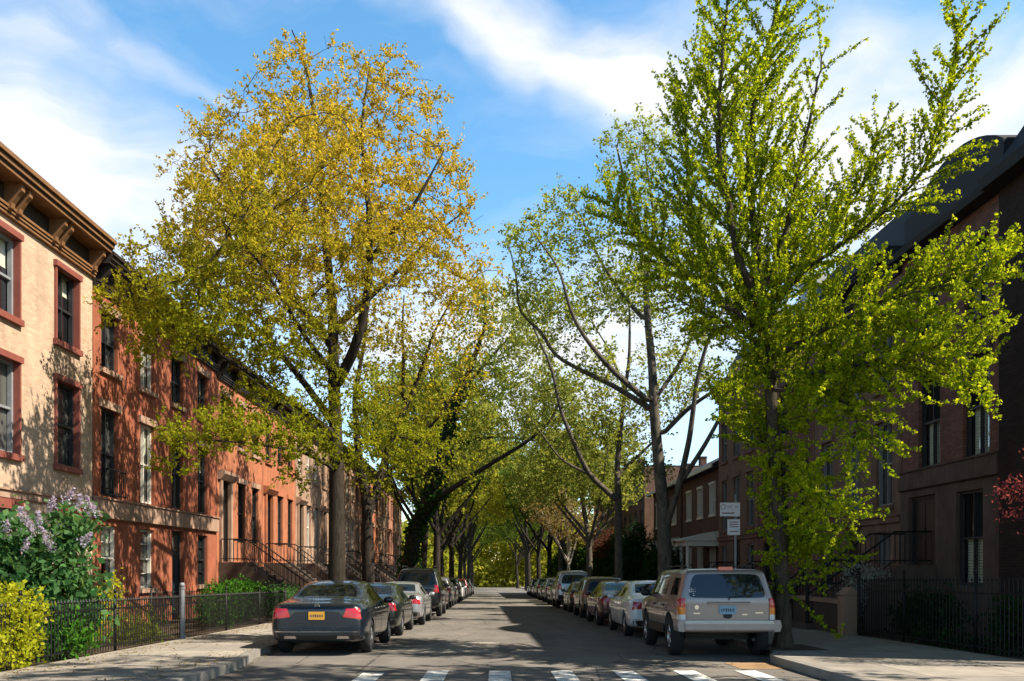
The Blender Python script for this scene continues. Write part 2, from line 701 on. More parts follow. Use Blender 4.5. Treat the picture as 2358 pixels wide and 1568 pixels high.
class Skel:
    """branch skeleton: nodes with parents and radii"""

    def __init__(s):
        s.p, s.par, s.r = [], [], []

    def add(s, p, par, r=0.0):
        s.p.append(np.asarray(p, float))
        s.par.append(par)
        s.r.append(r)
        return len(s.p) - 1

    def nearest(s, p):
        return int(np.argmin(np.linalg.norm(np.asarray(s.p) - p, axis=1)))

    def limb(s, pts, r0, r1, step=.35, attach=True, wob=.0, rng=None):
        pts = [np.asarray(q, float) for q in pts]
        d = np.concatenate([[0], np.cumsum([np.linalg.norm(b - a) for a, b in zip(pts, pts[1:])])])
        n = max(2, int(d[-1] / step) + 1)
        t = np.linspace(0, d[-1], n)
        Q = np.stack([np.interp(t, d, [q[i] for q in pts]) for i in range(3)], 1)
        for _ in range(2):                                   # round the corners
            Q[1:-1] = Q[1:-1] * .5 + (Q[:-2] + Q[2:]) * .25
        if wob and rng is not None:
            w = rng.normal(size=Q.shape) * wob
            w[0] = 0
            Q = Q + w
        par = s.nearest(Q[0]) if (attach and s.p) else -1
        ids = []
        for i, q in enumerate(Q):
            if i == 0 and par >= 0:
                continue
            k = i / (n - 1)
            par = s.add(q, par, r0 * (1 - k) + r1 * k)
            ids.append(par)
        return ids

    def grow(s, attr, step, kill, rng, up=.1, iters=90, reach=99.0, tip=.011, jit=.25):
        attr = np.asarray(attr)
        pos = np.asarray(s.p)
        near = np.empty(len(attr), int)
        dist = np.full(len(attr), 1e9)
        for i in range(0, len(attr), 500):
            D = np.linalg.norm(attr[i:i + 500, None] - pos[None], axis=2)
            near[i:i + 500] = D.argmin(1)
            dist[i:i + 500] = D.min(1)
        alive = dist > kill
        seen = {}
        for _ in range(iters):
            idx = np.where(alive & (dist < reach))[0]
            if not len(idx):
                break
            pos = np.asarray(s.p)
            u = unit(attr[idx] - pos[near[idx]])
            acc = {}
            order = np.argsort(near[idx], kind='stable')
            ns, st = np.unique(near[idx][order], return_index=True)
            sums = np.add.reduceat(u[order], st, axis=0)
            new = []
            for nd, sm in zip(ns, sums):
                if seen.get(nd, 0) > 4:
                    continue
                seen[nd] = seen.get(nd, 0) + 1
                d = sm / (np.linalg.norm(sm) + 1e-9) + np.array((0, 0, up)) + rng.normal(size=3) * jit
                d /= np.linalg.norm(d) + 1e-9
                new.append(s.add(s.p[nd] + d * step, int(nd)))
            if not new:
                break
            q = np.asarray([s.p[i] for i in new])
            D = np.linalg.norm(attr[:, None] - q[None], axis=2)
            m = D.argmin(1)
            dm = D[np.arange(len(attr)), m]
            b = dm < dist
            dist[b] = dm[b]
            near[b] = np.asarray(new)[m[b]]
            alive &= dist > kill
        s.tips(tip)

    def tips(s, tip=.011, expo=2.3):
        n = len(s.p)
        acc = np.zeros(n)
        kids = np.zeros(n, int)
        for i in range(n - 1, -1, -1):
            if kids[i] == 0:
                acc[i] = tip ** expo
            if s.par[i] >= 0:
                acc[s.par[i]] += acc[i]
                kids[s.par[i]] += 1
        r = acc ** (1 / expo)
        for i in range(n):
            s.r[i] = s.r[i] if s.r[i] > 0 else r[i]
            if s.par[i] >= 0:
                s.r[i] = min(s.r[i], s.r[s.par[i]])
        s.kids = kids

    def mesh(s, mb, rmin=0.0, smooth=True):
        n = len(s.p)
        main = [-1] * n
        for i in range(n):
            p = s.par[i]
            if p >= 0 and (main[p] < 0 or s.r[i] > s.r[main[p]]):
                main[p] = i
        for i in range(n):
            p = s.par[i]
            if p >= 0 and main[p] == i:
                continue
            ch = [p, i] if p >= 0 else [i]
            j = i
            while main[j] >= 0:
                j = main[j]
                ch.append(j)
            if len(ch) < 2 or s.r[i] < rmin:
                continue
            rr = [s.r[k] for k in ch]
            if p >= 0:
                rr[0] = min(rr[0], rr[1] * 1.15)
            k = 9 if rr[0] > .12 else 6 if rr[0] > .04 else 4 if rr[0] > .015 else 3
            mb.tube([s.p[q] for q in ch], rr, k, cap=False)


def blob_points(rng, lobes, n, shell=.35):
    """points in a union of ellipsoids (cx,cy,cz,rx,ry,rz), more of them towards the skin"""
    w = np.array([l[3] * l[4] * l[5] for l in lobes]) ** .8
    k = rng.choice(len(lobes), n, p=w / w.sum())
    L = np.asarray(lobes)[k]
    d = unit(rng.normal(size=(n, 3)))
    r = rng.uniform(shell ** 3, 1, n) ** (1 / 3)
    return L[:, :3] + d * r[:, None] * L[:, 3:]


def spray_leaves(sk, rng, rmax, sprays, length, per, size, rad, up=.35, aspect=.6, out=.6, keep=1.0, keep_below=-9.0):
    P_ = np.asarray(sk.p)
    R_ = np.asarray(sk.r)
    par = np.asarray(sk.par)
    ids = np.where((R_ < rmax) & (par >= 0))[0]
    if keep < 1:                                   # leave whole clumps out, not single sprigs, and fewer of them low down
        cell = np.floor(P_[ids] / .85).astype(int)
        h = np.abs(np.sin(cell @ np.array((12.9898, 78.233, 37.719))) * 43758.5453) % 1
        lo = P_[ids][:, 2] < keep_below
        ids = ids[(h < keep) | lo | (rng.random(len(ids)) < .25)]
    ids = np.repeat(ids, sprays)
    d = unit(P_[ids] - P_[par[ids]])
    d = unit(d * out + rng.normal(size=d.shape) * .55 + np.array((0, 0, up)))
    st = P_[ids] + (P_[par[ids]] - P_[ids]) * rng.uniform(0, 1, (len(ids), 1))
    ln = length * rng.uniform(.5, 1.2, len(ids))
    t = rng.uniform(.12, 1, (len(ids), per))
    c = st[:, None] + d[:, None] * (ln[:, None] * t)[..., None] + rng.normal(size=(len(ids), per, 3)) * rad
    c = c.reshape(-1, 3)
    ax = np.repeat(d, per, 0)
    return leaf_quads(c, size, rng, aspect, axis=ax, spread=.8)


def make_tree(name, label, cat, group, base, sk, Q, trunk_mat, leaf_mat, rmin=.006):
    t = empty(name, base)
    tag(t, label, cat, group)
    for i in range(len(sk.p)):
        sk.p[i] = sk.p[i] - np.asarray(base)
    mb = MB()
    sk.mesh(mb, rmin)
    mb.build('trunk', trunk_mat, t, True)
    if Q is not None and len(Q):
        quads_mesh('crown', Q - np.asarray(base), leaf_mat, t)
    return t


def px_lobes(Y, lst, depth=None, squash=1.0):
    """crown lobes measured on the picture plane at distance Y: (u, v, half width, half height[, dy, depth])"""
    out = []
    for l in lst:
        u, v, a, b = l[:4]
        dy = l[4] if len(l) > 4 else 0
        y = Y + dy
        k = y / FX
        dep = l[5] if len(l) > 5 else (a + b) * .5 * k * squash
        x, _, z = P(u, v, y)
        out.append((x, y, z, a * k, dep, b * k))
    return out


def flare(base, r):
    """root flare of a trunk"""
    return [(base[0], base[1], base[2] - .05), (base[0], base[1], base[2] + .25)], r


# --- the big golden pin oak by the left kerb
def tree_oak():
    rng = np.random.default_rng(5)
    Y = 28.6
    bx = P(775, 0, Y)[0]
    base = (bx, Y, gz(Y) + .13)
    sk = Skel()
    q = lambda u, v, dy=0: P(u, v, Y + dy)
    sk.limb([(bx, Y, base[2] - .1), (bx, Y, base[2] + .4)], .42, .31, .2)
    sk.limb([(bx, Y, base[2] + .4), q(774, 1050), q(768, 880), q(765, 700), q(745, 520), q(735, 330), q(700, 130), q(672, 70)], .31, .02, .4)
    sk.limb([q(768, 900), q(820, 800, -.8), q(850, 660, -1.2), q(850, 480, -1.5), q(830, 300, -1.2), q(850, 160, -1)], .19, .02, .4)
    sk.limb([q(772, 980), q(700, 880, 1), q(600, 760, 1.6), q(480, 660, 2), q(380, 560, 2)], .14, .02, .4)
    sk.limb([q(766, 760), q(900, 640, 1.2), q(1000, 540, 1.8), q(1090, 470, 2)], .13, .02, .4)
    sk.limb([q(766, 800), q(640, 640, -1.5), q(560, 500, -2.2), q(470, 360, -2)], .14, .02, .4)
    sk.limb([q(850, 600, -1.2), q(950, 480, -2), q(1020, 350, -2)], .10, .02, .4)
    sk.limb([q(770, 1000), q(680, 930, -2), q(560, 850, -4.5), q(420, 760, -6.3), q(280, 690, -7)], .10, .02, .4)
    sk.limb([q(772, 1080), q(700, 1040, -1.5), q(580, 1020, -4), q(420, 1010, -6)], .07, .015, .4)
    sk.limb([q(772, 1060), q(860, 1000, -1), q(960, 1010, -2), q(1030, 1040, -2.4)], .08, .015, .4)
    sk.limb([q(767, 860), (-5.6, 25.5, 8.2), (-6.0, 22.5, 9.2), (-6.2, 20.0, 9.3)], .10, .02, .4)
    lob = px_lobes(Y, [(735, 260, 200, 150), (620, 370, 200, 170), (880, 360, 200, 210), (520, 470, 165, 160), (980, 470, 150, 160), (460, 620, 140, 120), (1030, 600, 110, 110), (720, 560, 260, 200), (900, 200, 70, 90),
                       (740, 780, 220, 90), (1060, 690, 70, 60, 1), (460, 290, 55, 70),
                       (720, 420, 200, 180, -3), (600, 560, 190, 130, -4), (740, 600, 200, 150, -4.5), (500, 640, 150, 100, -4), (880, 560, 160, 140, -3.5), (720, 480, 220, 220, 3.2), (880, 520, 160, 150, 3.5), (560, 560, 160, 150, 3.5), (420, 640, 120, 90, -5), (560, 690, 140, 70, -6.5), (430, 660, 100, 70, -8)], squash=1.0)
    low = px_lobes(Y, [(290, 680, 100, 45, -7.5), (380, 740, 170, 60, -7), (470, 720, 190, 90, -5), (560, 740, 150, 80, -4), (640, 830, 140, 60, -3), (480, 1000, 170, 45, -6.5), (420, 1070, 90, 45, -6.5), (600, 930, 120, 50, -4), (620, 1010, 140, 65, -4), (440, 640, 120, 60, -6), (760, 1010, 110, 60, -2),
                       (800, 930, 90, 50, -2), (930, 1030, 120, 50, -2.4), (820, 1060, 110, 30, -2), (545, 960, 90, 30, -5.5), (690, 1120, 60, 25, -2)], squash=.8)
    front = [(-7, 19.5, 7.5, 1.5, 1.5, 1.1), (-5.5, 19.7, 9.4, 1.5, 1.5, 1.2), (-6, 21.6, 10, 1.9, 1.8, 1.4), (-8, 21.2, 7.0, 1.2, 1.2, .8), (-4.6, 21.4, 11.4, 1.6, 1.6, 1.3), (-8, 22.0, 8.9, 1.2, 1.3, 1.0), (-6.2, 23.5, 8.0, 1.8, 1.8, 1.2)]
    low = low + front
    A = np.concatenate([blob_points(rng, lob, 5200, .2), blob_points(rng, low, 4400, .2)])
    sk.grow(A, .32, .38, rng, up=.12, jit=.2, tip=.006)
    Q = spray_leaves(sk, rng, .016, 3, .52, 19, .086, .032, up=.55, keep=.47, keep_below=7.4)
    print('oak', len(Q))
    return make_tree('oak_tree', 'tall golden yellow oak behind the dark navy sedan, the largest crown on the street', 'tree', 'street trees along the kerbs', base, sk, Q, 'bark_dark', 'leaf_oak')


# --- the bright ginkgo by the right kerb
def ginkgo_branch(sk, rng, start, d, length, r, curve=.5, step=.22):
    p = np.asarray(start, float)
    par = sk.nearest(p)
    n = max(2, int(length / step))
    d = np.asarray(d, float) / np.linalg.norm(d)
    ids = []
    for i in range(n):
        d = d + np.array((0, 0, curve * .06)) + rng.normal(size=3) * .022
        d /= np.linalg.norm(d)
        p = p + d * (length / n)
        par = sk.add(p, par, r * (1 - .8 * (i + 1) / n))
        ids.append(par)
    return ids


def tree_ginkgo():
    rng = np.random.default_rng(11)
    base = (5.72, 17.3, gz(17.3) + .13)
    sk = Skel()
    sk.limb([(base[0], base[1], base[2] - .1), (base[0], base[1], base[2] + .3)], .25, .165, .15)
    spines = [
        ([(base[0], base[1], base[2] + .3), P(1800, 1300, 17.3), P(1785, 1100, 17.2), P(1775, 900, 17.1), P(1762, 760, 17), P(1748, 690, 17), P(1738, 560, 17), P(1722, 380, 17), P(1740, 200, 17), P(1785, 40, 17), P(1795, -90, 17)], .165, .02),
        ([P(1750, 700, 17), P(1700, 610, 16.7), P(1682, 500, 16.5), P(1650, 330, 16.3), P(1660, 150, 16.2), P(1680, -40, 16.2)], .09, .015),
        ([P(1748, 690, 17), P(1800, 560, 16.6), P(1830, 420, 16.3), P(1860, 300, 16.2), P(1880, 190, 16.2), P(1900, 110, 16.2)], .065, .012),
        ([P(1760, 740, 17), P(1835, 635, 16.6), P(1919, 576, 15.9), P(2057, 475, 15.0), P(2141, 370, 14.6), P(2178, 230, 14.4), P(2206, 70, 14.3)], .045, .005),
        ([P(1770, 830, 17), P(1880, 770, 16), P(2010, 700, 14.8), P(2150, 660, 14.0), P(2290, 640, 13.4)], .06, .010),
        ([P(1772, 860, 17), P(1890, 860, 15.6), P(2020, 830, 14.4), P(2150, 790, 13.8), P(2240, 830, 13.4)], .055, .010),
        ([P(1775, 900, 17), P(1880, 900, 15.8), P(1960, 930, 14.8), P(1990, 1020, 14.3)], .045, .008),
        ([P(1765, 760, 17), P(1660, 700, 16.8), P(1540, 600, 16.8), P(1440, 520, 17), P(1400, 470, 17)], .06, .010),
        ([P(1762, 800, 17), P(1700, 760, 17.5), P(1580, 700, 18.5), P(1500, 650, 19)], .05, .010),
        ([P(1755, 720, 17), P(1900, 560, 17.4), P(1990, 420, 17.8), P(2020, 310, 18)], .06, .010),
        ([P(1785, 1080, 17.2), P(1850, 1090, 16), P(1890, 1150, 14.8), P(1925, 1180, 14.2)], .035, .008),
        ([P(1782, 1050, 17.2), P(1740, 1000, 17.6), P(1700, 960, 18), P(1680, 900, 18.2)], .035, .008),
        ([P(1792, 1180, 17.2), P(1860, 1240, 17.5), P(1890, 1290, 17.6)], .03, .006),
        ([P(1760, 760, 17), P(1800, 640, 18), P(1850, 520, 18.6), P(1830, 380, 18.8)], .05, .01),
        ([P(1757, 740, 17), P(1640, 640, 17.6), P(1585, 480, 17.8), P(1575, 280, 17.8), P(1580, 200, 17.8)], .05, .01),
    ]
    allids = []
    for i, (pts, r0, r1) in enumerate(spines):
        allids.append(sk.limb(pts, r0, r1, .2, wob=.012, rng=rng))
    # long straight side shoots, bristling upwards
    def shoots(ids, every, lmax, lo=.25, rise=.8, tmin=0.0):
        n = len(ids)
        for k in range(n):
            t = k / n
            if t < tmin:
                continue
            for _ in range(every):
                par = sk.par[ids[k]]
                ax = sk.p[ids[k]] - (sk.p[par] if par >= 0 else sk.p[ids[k]] - np.array((0, 0, 1.)))
                ax = ax / (np.linalg.norm(ax) + 1e-9)
                d = unit(rng.normal(size=3))
                d = d - ax * d.dot(ax)
                d = d / np.linalg.norm(d) + ax * rng.uniform(.5, 1.1) + np.array((0, 0, rise))
                L = (lo + (lmax - lo) * (1 - t) ** .4) * rng.uniform(.45, 1.1)
                yield ginkgo_branch(sk, rng, sk.p[ids[k]], d, L, .014)
    cfg = {0: (3, 3.0, .38), 1: (3, 2.1, .05), 2: (1, 1.3, .10), 3: (3, 1.5, .02), 4: (6, 1.6, .08), 5: (6, 1.6, .08), 6: (5, .9, .15), 7: (4, 1.5, .1), 8: (3, 1.5, .05), 9: (3, 1.5, .15), 10: (3, .7, .2), 11: (4, 1.2, .0), 12: (4, .9, 0), 13: (4, 1.8, .15), 14: (3, 1.6, .15)}
    twig = []
    for i, ids in enumerate(allids):
        ev, lm, tm = cfg[i]
        for b in shoots(ids, ev, lm, tmin=tm, rise=.35 if i not in (4, 5, 6, 10) else .12):
            twig.append(b)
            bd = unit(sk.p[b[-1]] - sk.p[b[0]]) if len(b) > 1 else np.array((0, 0, 1.))
            for k in b[1::4]:
                d = unit(rng.normal(size=3)) * .55 + bd
                twig.append(ginkgo_branch(sk, rng, sk.p[k], d, rng.uniform(.2, .6), .007))
    # shoots along the lower trunk, in the shade
    for k in allids[0][: int(len(allids[0]) * .5)]:
        if sk.p[k][2] < 1.1 or rng.random() < .25:
            continue
        for _ in range(8):
            d = unit(rng.normal(size=3) * np.array((1.2, 1, .35)))
            b = ginkgo_branch(sk, rng, sk.p[k], d, rng.uniform(.4, 1.5) * (.45 if d[0] < -.2 and sk.p[k][2] < 4 else 1), .012, curve=.3)
            twig.append(b)
            for k2 in b[1::2]:
                twig.append(ginkgo_branch(sk, rng, sk.p[k2], unit(rng.normal(size=3)), rng.uniform(.15, .4), .007, .2))
    cs = []
    for b in twig:
        for k in b:
            a, c = sk.p[sk.par[k]], sk.p[k]
            L = np.linalg.norm(c - a)
            n = max(2, int(L / .0095))
            t = rng.uniform(0, 1, n)[:, None]
            cs.append(a + (c - a) * t + rng.normal(size=(n, 3)) * .024)
    for ids in allids[1:]:
        for k in ids[len(ids) // 3:]:
            a, c = sk.p[sk.par[k]], sk.p[k]
            cs.append(a + (c - a) * rng.uniform(0, 1, (7, 1)) + rng.normal(size=(7, 3)) * .055)
    C = np.concatenate(cs)
    Q = leaf_quads(C, .050, rng, 1.0)
    print('ginkgo', len(Q))
    sk.tips(.006)
    return make_tree('ginkgo_tree', 'bright green ginkgo with bristling upright branches, standing by the champagne station wagon', 'tree', 'street trees along the kerbs', base, sk, Q, 'bark_ginkgo', 'leaf_ginkgo', rmin=.003)


# --- the tall plane tree with bare winding limbs on the right
def tree_plane():
    rng = np.random.default_rng(21)
    Y = 30.8
    q = lambda u, v, dy=0: P(u, v, Y + dy)
    bx = P(1533, 0, Y)[0]
    base = (bx, Y, gz(Y) + .13)
    sk = Skel()
    sk.limb([(bx, Y, base[2] - .1), (bx, Y, base[2] + .4)], .40, .29, .2)
    sk.limb([(bx, Y, base[2] + .4), q(1528, 1180), q(1516, 1060), q(1506, 950), q(1501, 830), q(1491, 745), q(1486, 650), q(1470, 540), q(1440, 430), q(1420, 340)], .28, .03, .4)
    sk.limb([q(1486, 650), q(1510, 520, 1), q(1490, 400, 1), q(1480, 290, 1)], .10, .02, .4)
    sk.limb([q(1500, 930), q(1446, 885, -.6), q(1405, 850, -1), q(1340, 771, -1.4), q(1311, 714, -1.6), q(1290, 620, -1.6), q(1230, 540, -1.4)], .12, .02, .35)
    sk.limb([q(1503, 945), q(1413, 888, .6), q(1332, 850, 1), q(1270, 816, 1.4), q(1250, 763, 1.4), q(1193, 722, 1.6), q(1190, 640, 1.6), q(1170, 560, 2)], .11, .02, .35)
    sk.limb([q(1491, 745), q(1434, 682, .8), q(1380, 600, 1.2), q(1330, 480, 1.2), q(1290, 450, 1.2)], .09, .02, .35)
    sk.limb([q(1503, 925), q(1550, 860, .5), q(1585, 800, .8), q(1610, 700, 1), q(1640, 590, 1.4)], .08, .02, .35)
    sk.limb([q(1515, 1010), q(1588, 935, -.5), q(1660, 890, -1), q(1720, 830, -1)], .10, .03, .35)
    sk.limb([q(1530, 1220), q(1560, 1130, -.6), q(1588, 1008, -1), q(1605, 865, -1.3), q(1637, 759, -1.5), q(1674, 700, -1.6), q(1690, 600, -1.8)], .13, .03, .35)
    sk.limb([q(1560, 1120, -.6), q(1620, 1030, -1), q(1690, 900, -1.5), q(1740, 800, -1.5)], .10, .03, .35)
    lob = px_lobes(Y, [(1460, 380, 90, 90), (1350, 510, 130, 80), (1250, 560, 100, 90), (1220, 680, 70, 70, 1.5), (1430, 620, 120, 60), (1560, 520, 120, 110), (1640, 640, 90, 90), (1330, 700, 90, 60), (1500, 330, 80, 70),
                       (1590, 760, 80, 60), (1380, 820, 60, 30), (1660, 860, 60, 40), (1430, 300, 40, 30)], squash=.9)
    A = blob_points(rng, lob, 2700, .2)
    sk.grow(A, .34, .40, rng, up=.12, tip=.006, jit=.3)
    Q = spray_leaves(sk, rng, .022, 2, .5, 10, .115, .075, up=.3)
    print('plane', len(Q))
    return make_tree('plane_tree', 'tall plane tree with winding dark limbs and sparse pale leaves, rising above the white sedan', 'tree', 'street trees along the kerbs', base, sk, Q, 'bark_plane', 'leaf_plane')


def tree_plane_second():
    rng = np.random.default_rng(22)
    Y = 43.0
    q = lambda u, v, dy=0: P(u, v, Y + dy)
    bx = P(1425, 0, Y)[0]
    base = (bx, Y, gz(Y) + .13)
    sk = Skel()
    sk.limb([(bx, Y, base[2] - .1), (bx, Y, base[2] + .4)], .32, .24, .2)
    sk.limb([(bx, Y, base[2] + .4), q(1424, 1180), q(1420, 1070), q(1437, 913), q(1449, 824), q(1450, 720), q(1440, 640)], .23, .03, .4)
    sk.limb([q(1418, 1150), q(1352, 1090, -.8), q(1290, 947, -1), q(1270, 845, -1.2), q(1230, 760, -1.2), q(1200, 680, -1)], .15, .03, .4)
    sk.limb([q(1440, 900), q(1400, 800, 1), q(1360, 740, 1.5)], .09, .02, .4)
    sk.limb([q(1424, 1090), q(1480, 1040, 1), q(1560, 960, 1), q(1600, 900, 1.5)], .10, .02, .4)
    sk.limb([q(1352, 1090, -.8), q(1290, 1060, -1), q(1220, 960, -1)], .08, .02, .4)
    lob = px_lobes(Y, [(1440, 680, 120, 70), (1250, 740, 90, 90), (1340, 900, 120, 60), (1420, 960, 110, 70), (1240, 930, 80, 70), (1560, 880, 80, 80), (1480, 1080, 80, 40), (1310, 1010, 90, 40)], squash=.9)
    A = blob_points(rng, lob, 2300, .2)
    sk.grow(A, .40, .45, rng, up=.1, tip=.007, jit=.3)
    Q = spray_leaves(sk, rng, .024, 2, .6, 9, .15, .10, up=.3)
    print('plane2', len(Q))
    return make_tree('plane_tree', 'slimmer plane tree with a forked pale trunk, behind the tall plane tree', 'tree', 'street trees along the kerbs', base, sk, Q, 'bark_plane', 'leaf_far_pale')


def tree_left_second():
    rng = np.random.default_rng(31)
    Y = 36.5
    q = lambda u, v, dy=0: P(u, v, Y + dy)
    bx = P(848, 0, Y)[0]
    base = (bx, Y, gz(Y) + .13)
    sk = Skel()
    sk.limb([(bx, Y, base[2] - .1), (bx, Y, base[2] + .4)], .42, .31, .2)
    sk.limb([(bx, Y, base[2] + .4), q(846, 1220), q(843, 1150), q(825, 1050), q(815, 920), q(840, 780), q(850, 680)], .29, .03, .4)
    sk.limb([q(846, 1190), q(872, 1110, .5), q(900, 1010, 1), q(960, 880, 1.5), q(1000, 760, 1.5), q(1040, 690, 1.5)], .2, .03, .4)
    sk.limb([q(872, 1110, .5), q(940, 1040, 1), q(1010, 960, 1), q(1080, 860, 1)], .12, .03, .4)
    sk.limb([q(925, 930, 1.2), q(930, 840, 1), q(925, 760, 1), q(930, 680, 1)], .1, .03, .4)
    lob = px_lobes(Y, [(1020, 760, 140, 90), (900, 780, 120, 100), (1090, 650, 90, 90), (960, 930, 130, 60), (880, 1080, 120, 50, -1), (1060, 880, 80, 60), (1010, 1080, 90, 40, -1), (780, 860, 100, 60)], squash=.9)
    A = blob_points(rng, lob, 2000, .2)
    sk.grow(A, .38, .48, rng, up=.12, tip=.007, jit=.3)
    Q = spray_leaves(sk, rng, .022, 1, .55, 9, .14, .08, up=.4)
    print('oak2', len(Q))
    return make_tree('oak_tree', 'dark trunked yellow green oak forking into a V, behind the largest oak', 'tree', 'street trees along the kerbs', base, sk, Q, 'bark_dark', 'leaf_oak')


def tree_leaning():
    rng = np.random.default_rng(41)
    Y = 51.0
    q = lambda u, v, dy=0: P(u, v, Y + dy)
    bx = P(930, 0, Y)[0]
    base = (bx, Y, gz(Y) + .13)
    sk = Skel()
    a = sk.limb([(bx, Y, base[2] - .1), (bx + .05, Y, base[2] + .8), q(955, 1220), q(985, 1150), q(1012, 1080), q(1035, 975), q(1060, 900)], .52, .24, .35)
    sk.limb([q(1060, 900), q(1090, 830), q(1120, 740), q(1110, 650)], .2, .04, .4)
    b = sk.limb([q(960, 1215), q(1005, 1148, -1), q(1110, 1080, -2), q(1209, 1020, -3), q(1265, 975, -3.4), q(1300, 900, -3.4)], .2, .05, .4)
    c = sk.limb([q(1012, 1080), q(1060, 1030, 1), q(1103, 1010, 1.5), q(1151, 1004, 2), q(1234, 1016, 2)], .13, .04, .4)
    sk.limb([q(1040, 960), q(1000, 880, 1), q(960, 800, 1)], .12, .03, .4)
    sk.limb([q(1062, 900), q(1150, 800, 1), q(1210, 740, 1.5)], .12, .03, .4)
    lob = px_lobes(Y, [(1120, 720, 90, 80), (1010, 830, 90, 60), (1190, 780, 80, 70), (1270, 890, 70, 50, -3), (1130, 880, 90, 50), (940, 900, 60, 50), (1150, 960, 100, 50), (1080, 1060, 80, 50), (1200, 850, 80, 60)], squash=.9)
    A = blob_points(rng, lob, 2200, .2)
    sk.grow(A, .44, .5, rng, up=.1, tip=.008, jit=.3)
    Q = spray_leaves(sk, rng, .028, 2, .6, 9, .18, .12, up=.3)
    print('lean', len(Q))
    t = make_tree('leaning_tree', 'stout old tree leaning over the road, its trunk wrapped in dark ivy', 'tree', 'street trees along the kerbs', base, sk, Q, 'bark_dark', 'leaf_far_pale')
    cs = []
    for k in a + b[:7] + c[:8]:
        par = sk.par[k]
        if par < 0:
            continue
        A0, B0, r = sk.p[par], sk.p[k], sk.r[k]
        n = int(70 + 160 * r)
        d = unit(rng.normal(size=(n, 3)))
        cs.append(A0 + (B0 - A0) * rng.uniform(0, 1, (n, 1)) + d * (r + np.abs(rng.normal(size=(n, 1))) * .13))
    quads_mesh('ivy', leaf_quads(np.concatenate(cs), .17, rng, .9), 'leaf_ivy', t)
    return t


def generic_tree(seed, H, spread, fork, nattr, leafsize, per, r0, lean=0.0):
    """a street tree at the origin, about H metres tall"""
    rng = np.random.default_rng(seed)
    sk = Skel()
    sk.limb([(0, 0, -.1), (0, 0, .4)], r0 * 1.4, r0, .2)
    sk.limb([(0, 0, .4), (.1 + lean * .4, 0, fork), (lean + rng.normal() * .3, rng.normal() * .4, fork + (H - fork) * .5), (lean * 1.3, rng.normal() * .5, H * .93)], r0, .03, .4)
    n = 5
    for i in range(n):
        a = i * 2 * math.pi / n + rng.normal() * .4
        s = spread * rng.uniform(.6, 1)
        z0 = fork * rng.uniform(.85, 1.25)
        dx, dy = math.cos(a), math.sin(a)
        sk.limb([(0.05 + lean * .4, 0, z0), (dx * s * .4 + lean * .6, dy * s * .4, z0 + (H - z0) * .25), (dx * s * .8 + lean, dy * s * .8, z0 + (H - z0) * rng.uniform(.45, .75))], r0 * .5, .03, .4)
    lob = []
    for i in range(9):
        a = i * 2.4
        s = spread * rng.uniform(.25, .72)
        z = fork + (H - fork) * rng.uniform(.35, .85)
        lob.append((lean + math.cos(a) * s, math.sin(a) * s, z, spread * .42, spread * .42, (H - fork) * .2))
    A = blob_points(rng, lob, nattr, .3)
    sk.grow(A, .44, .55, rng, up=.1, tip=.008, jit=.3)
    Q = spray_leaves(sk, rng, .028, 2, .65, per, leafsize, .12, up=.3)
    print('generic', len(Q))
    return sk, Q


def bush(name, label, cat, group, base, lobes, n, size, leafm, stem_r=.015, aspect=.6, shell=.45, stems=6, extra=None, seed=3, nbias=None):
    """lobes relative to base"""
    rng = np.random.default_rng(seed)
    t = empty(name, base)
    tag(t, label, cat, group)
    mb = MB()
    for i in range(stems):
        l = lobes[i % len(lobes)]
        top = np.array(l[:3]) + rng.normal(size=3) * np.array(l[3:]) * .35
        p0 = np.array((rng.normal() * .12, rng.normal() * .12, -.03))
        mid = p0 * .5 + top * .5 + rng.normal(size=3) * .05
        mb.tube([p0, mid, top], [stem_r, stem_r * .7, stem_r * .3], 5)
    mb.build('stems', 'bark_dark', t, True)
    C = blob_points(rng, lobes, n, shell)
    # clumping: pull leaves towards random sprig centres so that gaps open up
    cen = blob_points(rng, lobes, max(12, n // 45), .5)
    k = rng.integers(0, len(cen), n)
    pull = rng.random((n, 1)) < .72
    C = np.where(pull, cen[k] + rng.normal(size=(n, 3)) * size * 1.5, C)
    C = C[C[:, 2] > .02]
    quads_mesh('foliage', leaf_quads(C, size, rng, aspect, nbias=nbias), leafm, t)
    return t
# ------------------------------------------------------------------ cars (built nose towards +y, rear towards the camera)


def ring(st):
    y, w, zb, belt, rw, rz, tz = st[:7]
    tilt = st[7] if len(st) > 7 else 0
    r5 = (w * .965, belt)
    r7 = (rw, rz)
    pts = [(0, zb), (w * .90, zb), (w * .985, zb + .10), (w, (zb + belt) / 2), (w * .992, belt - .05), r5,
           (r5[0] + (r7[0] - r5[0]) * .86, r5[1] + (r7[1] - r5[1]) * .86), r7, (rw * .88, rz + (tz - rz) * .62), (rw * .45, tz - .006), (0, tz)]
    full = pts + [(-x, z) for x, z in reversed(pts[1:-1])]
    return [(x, y + tilt * max(0, z - belt), z) for x, z in full]


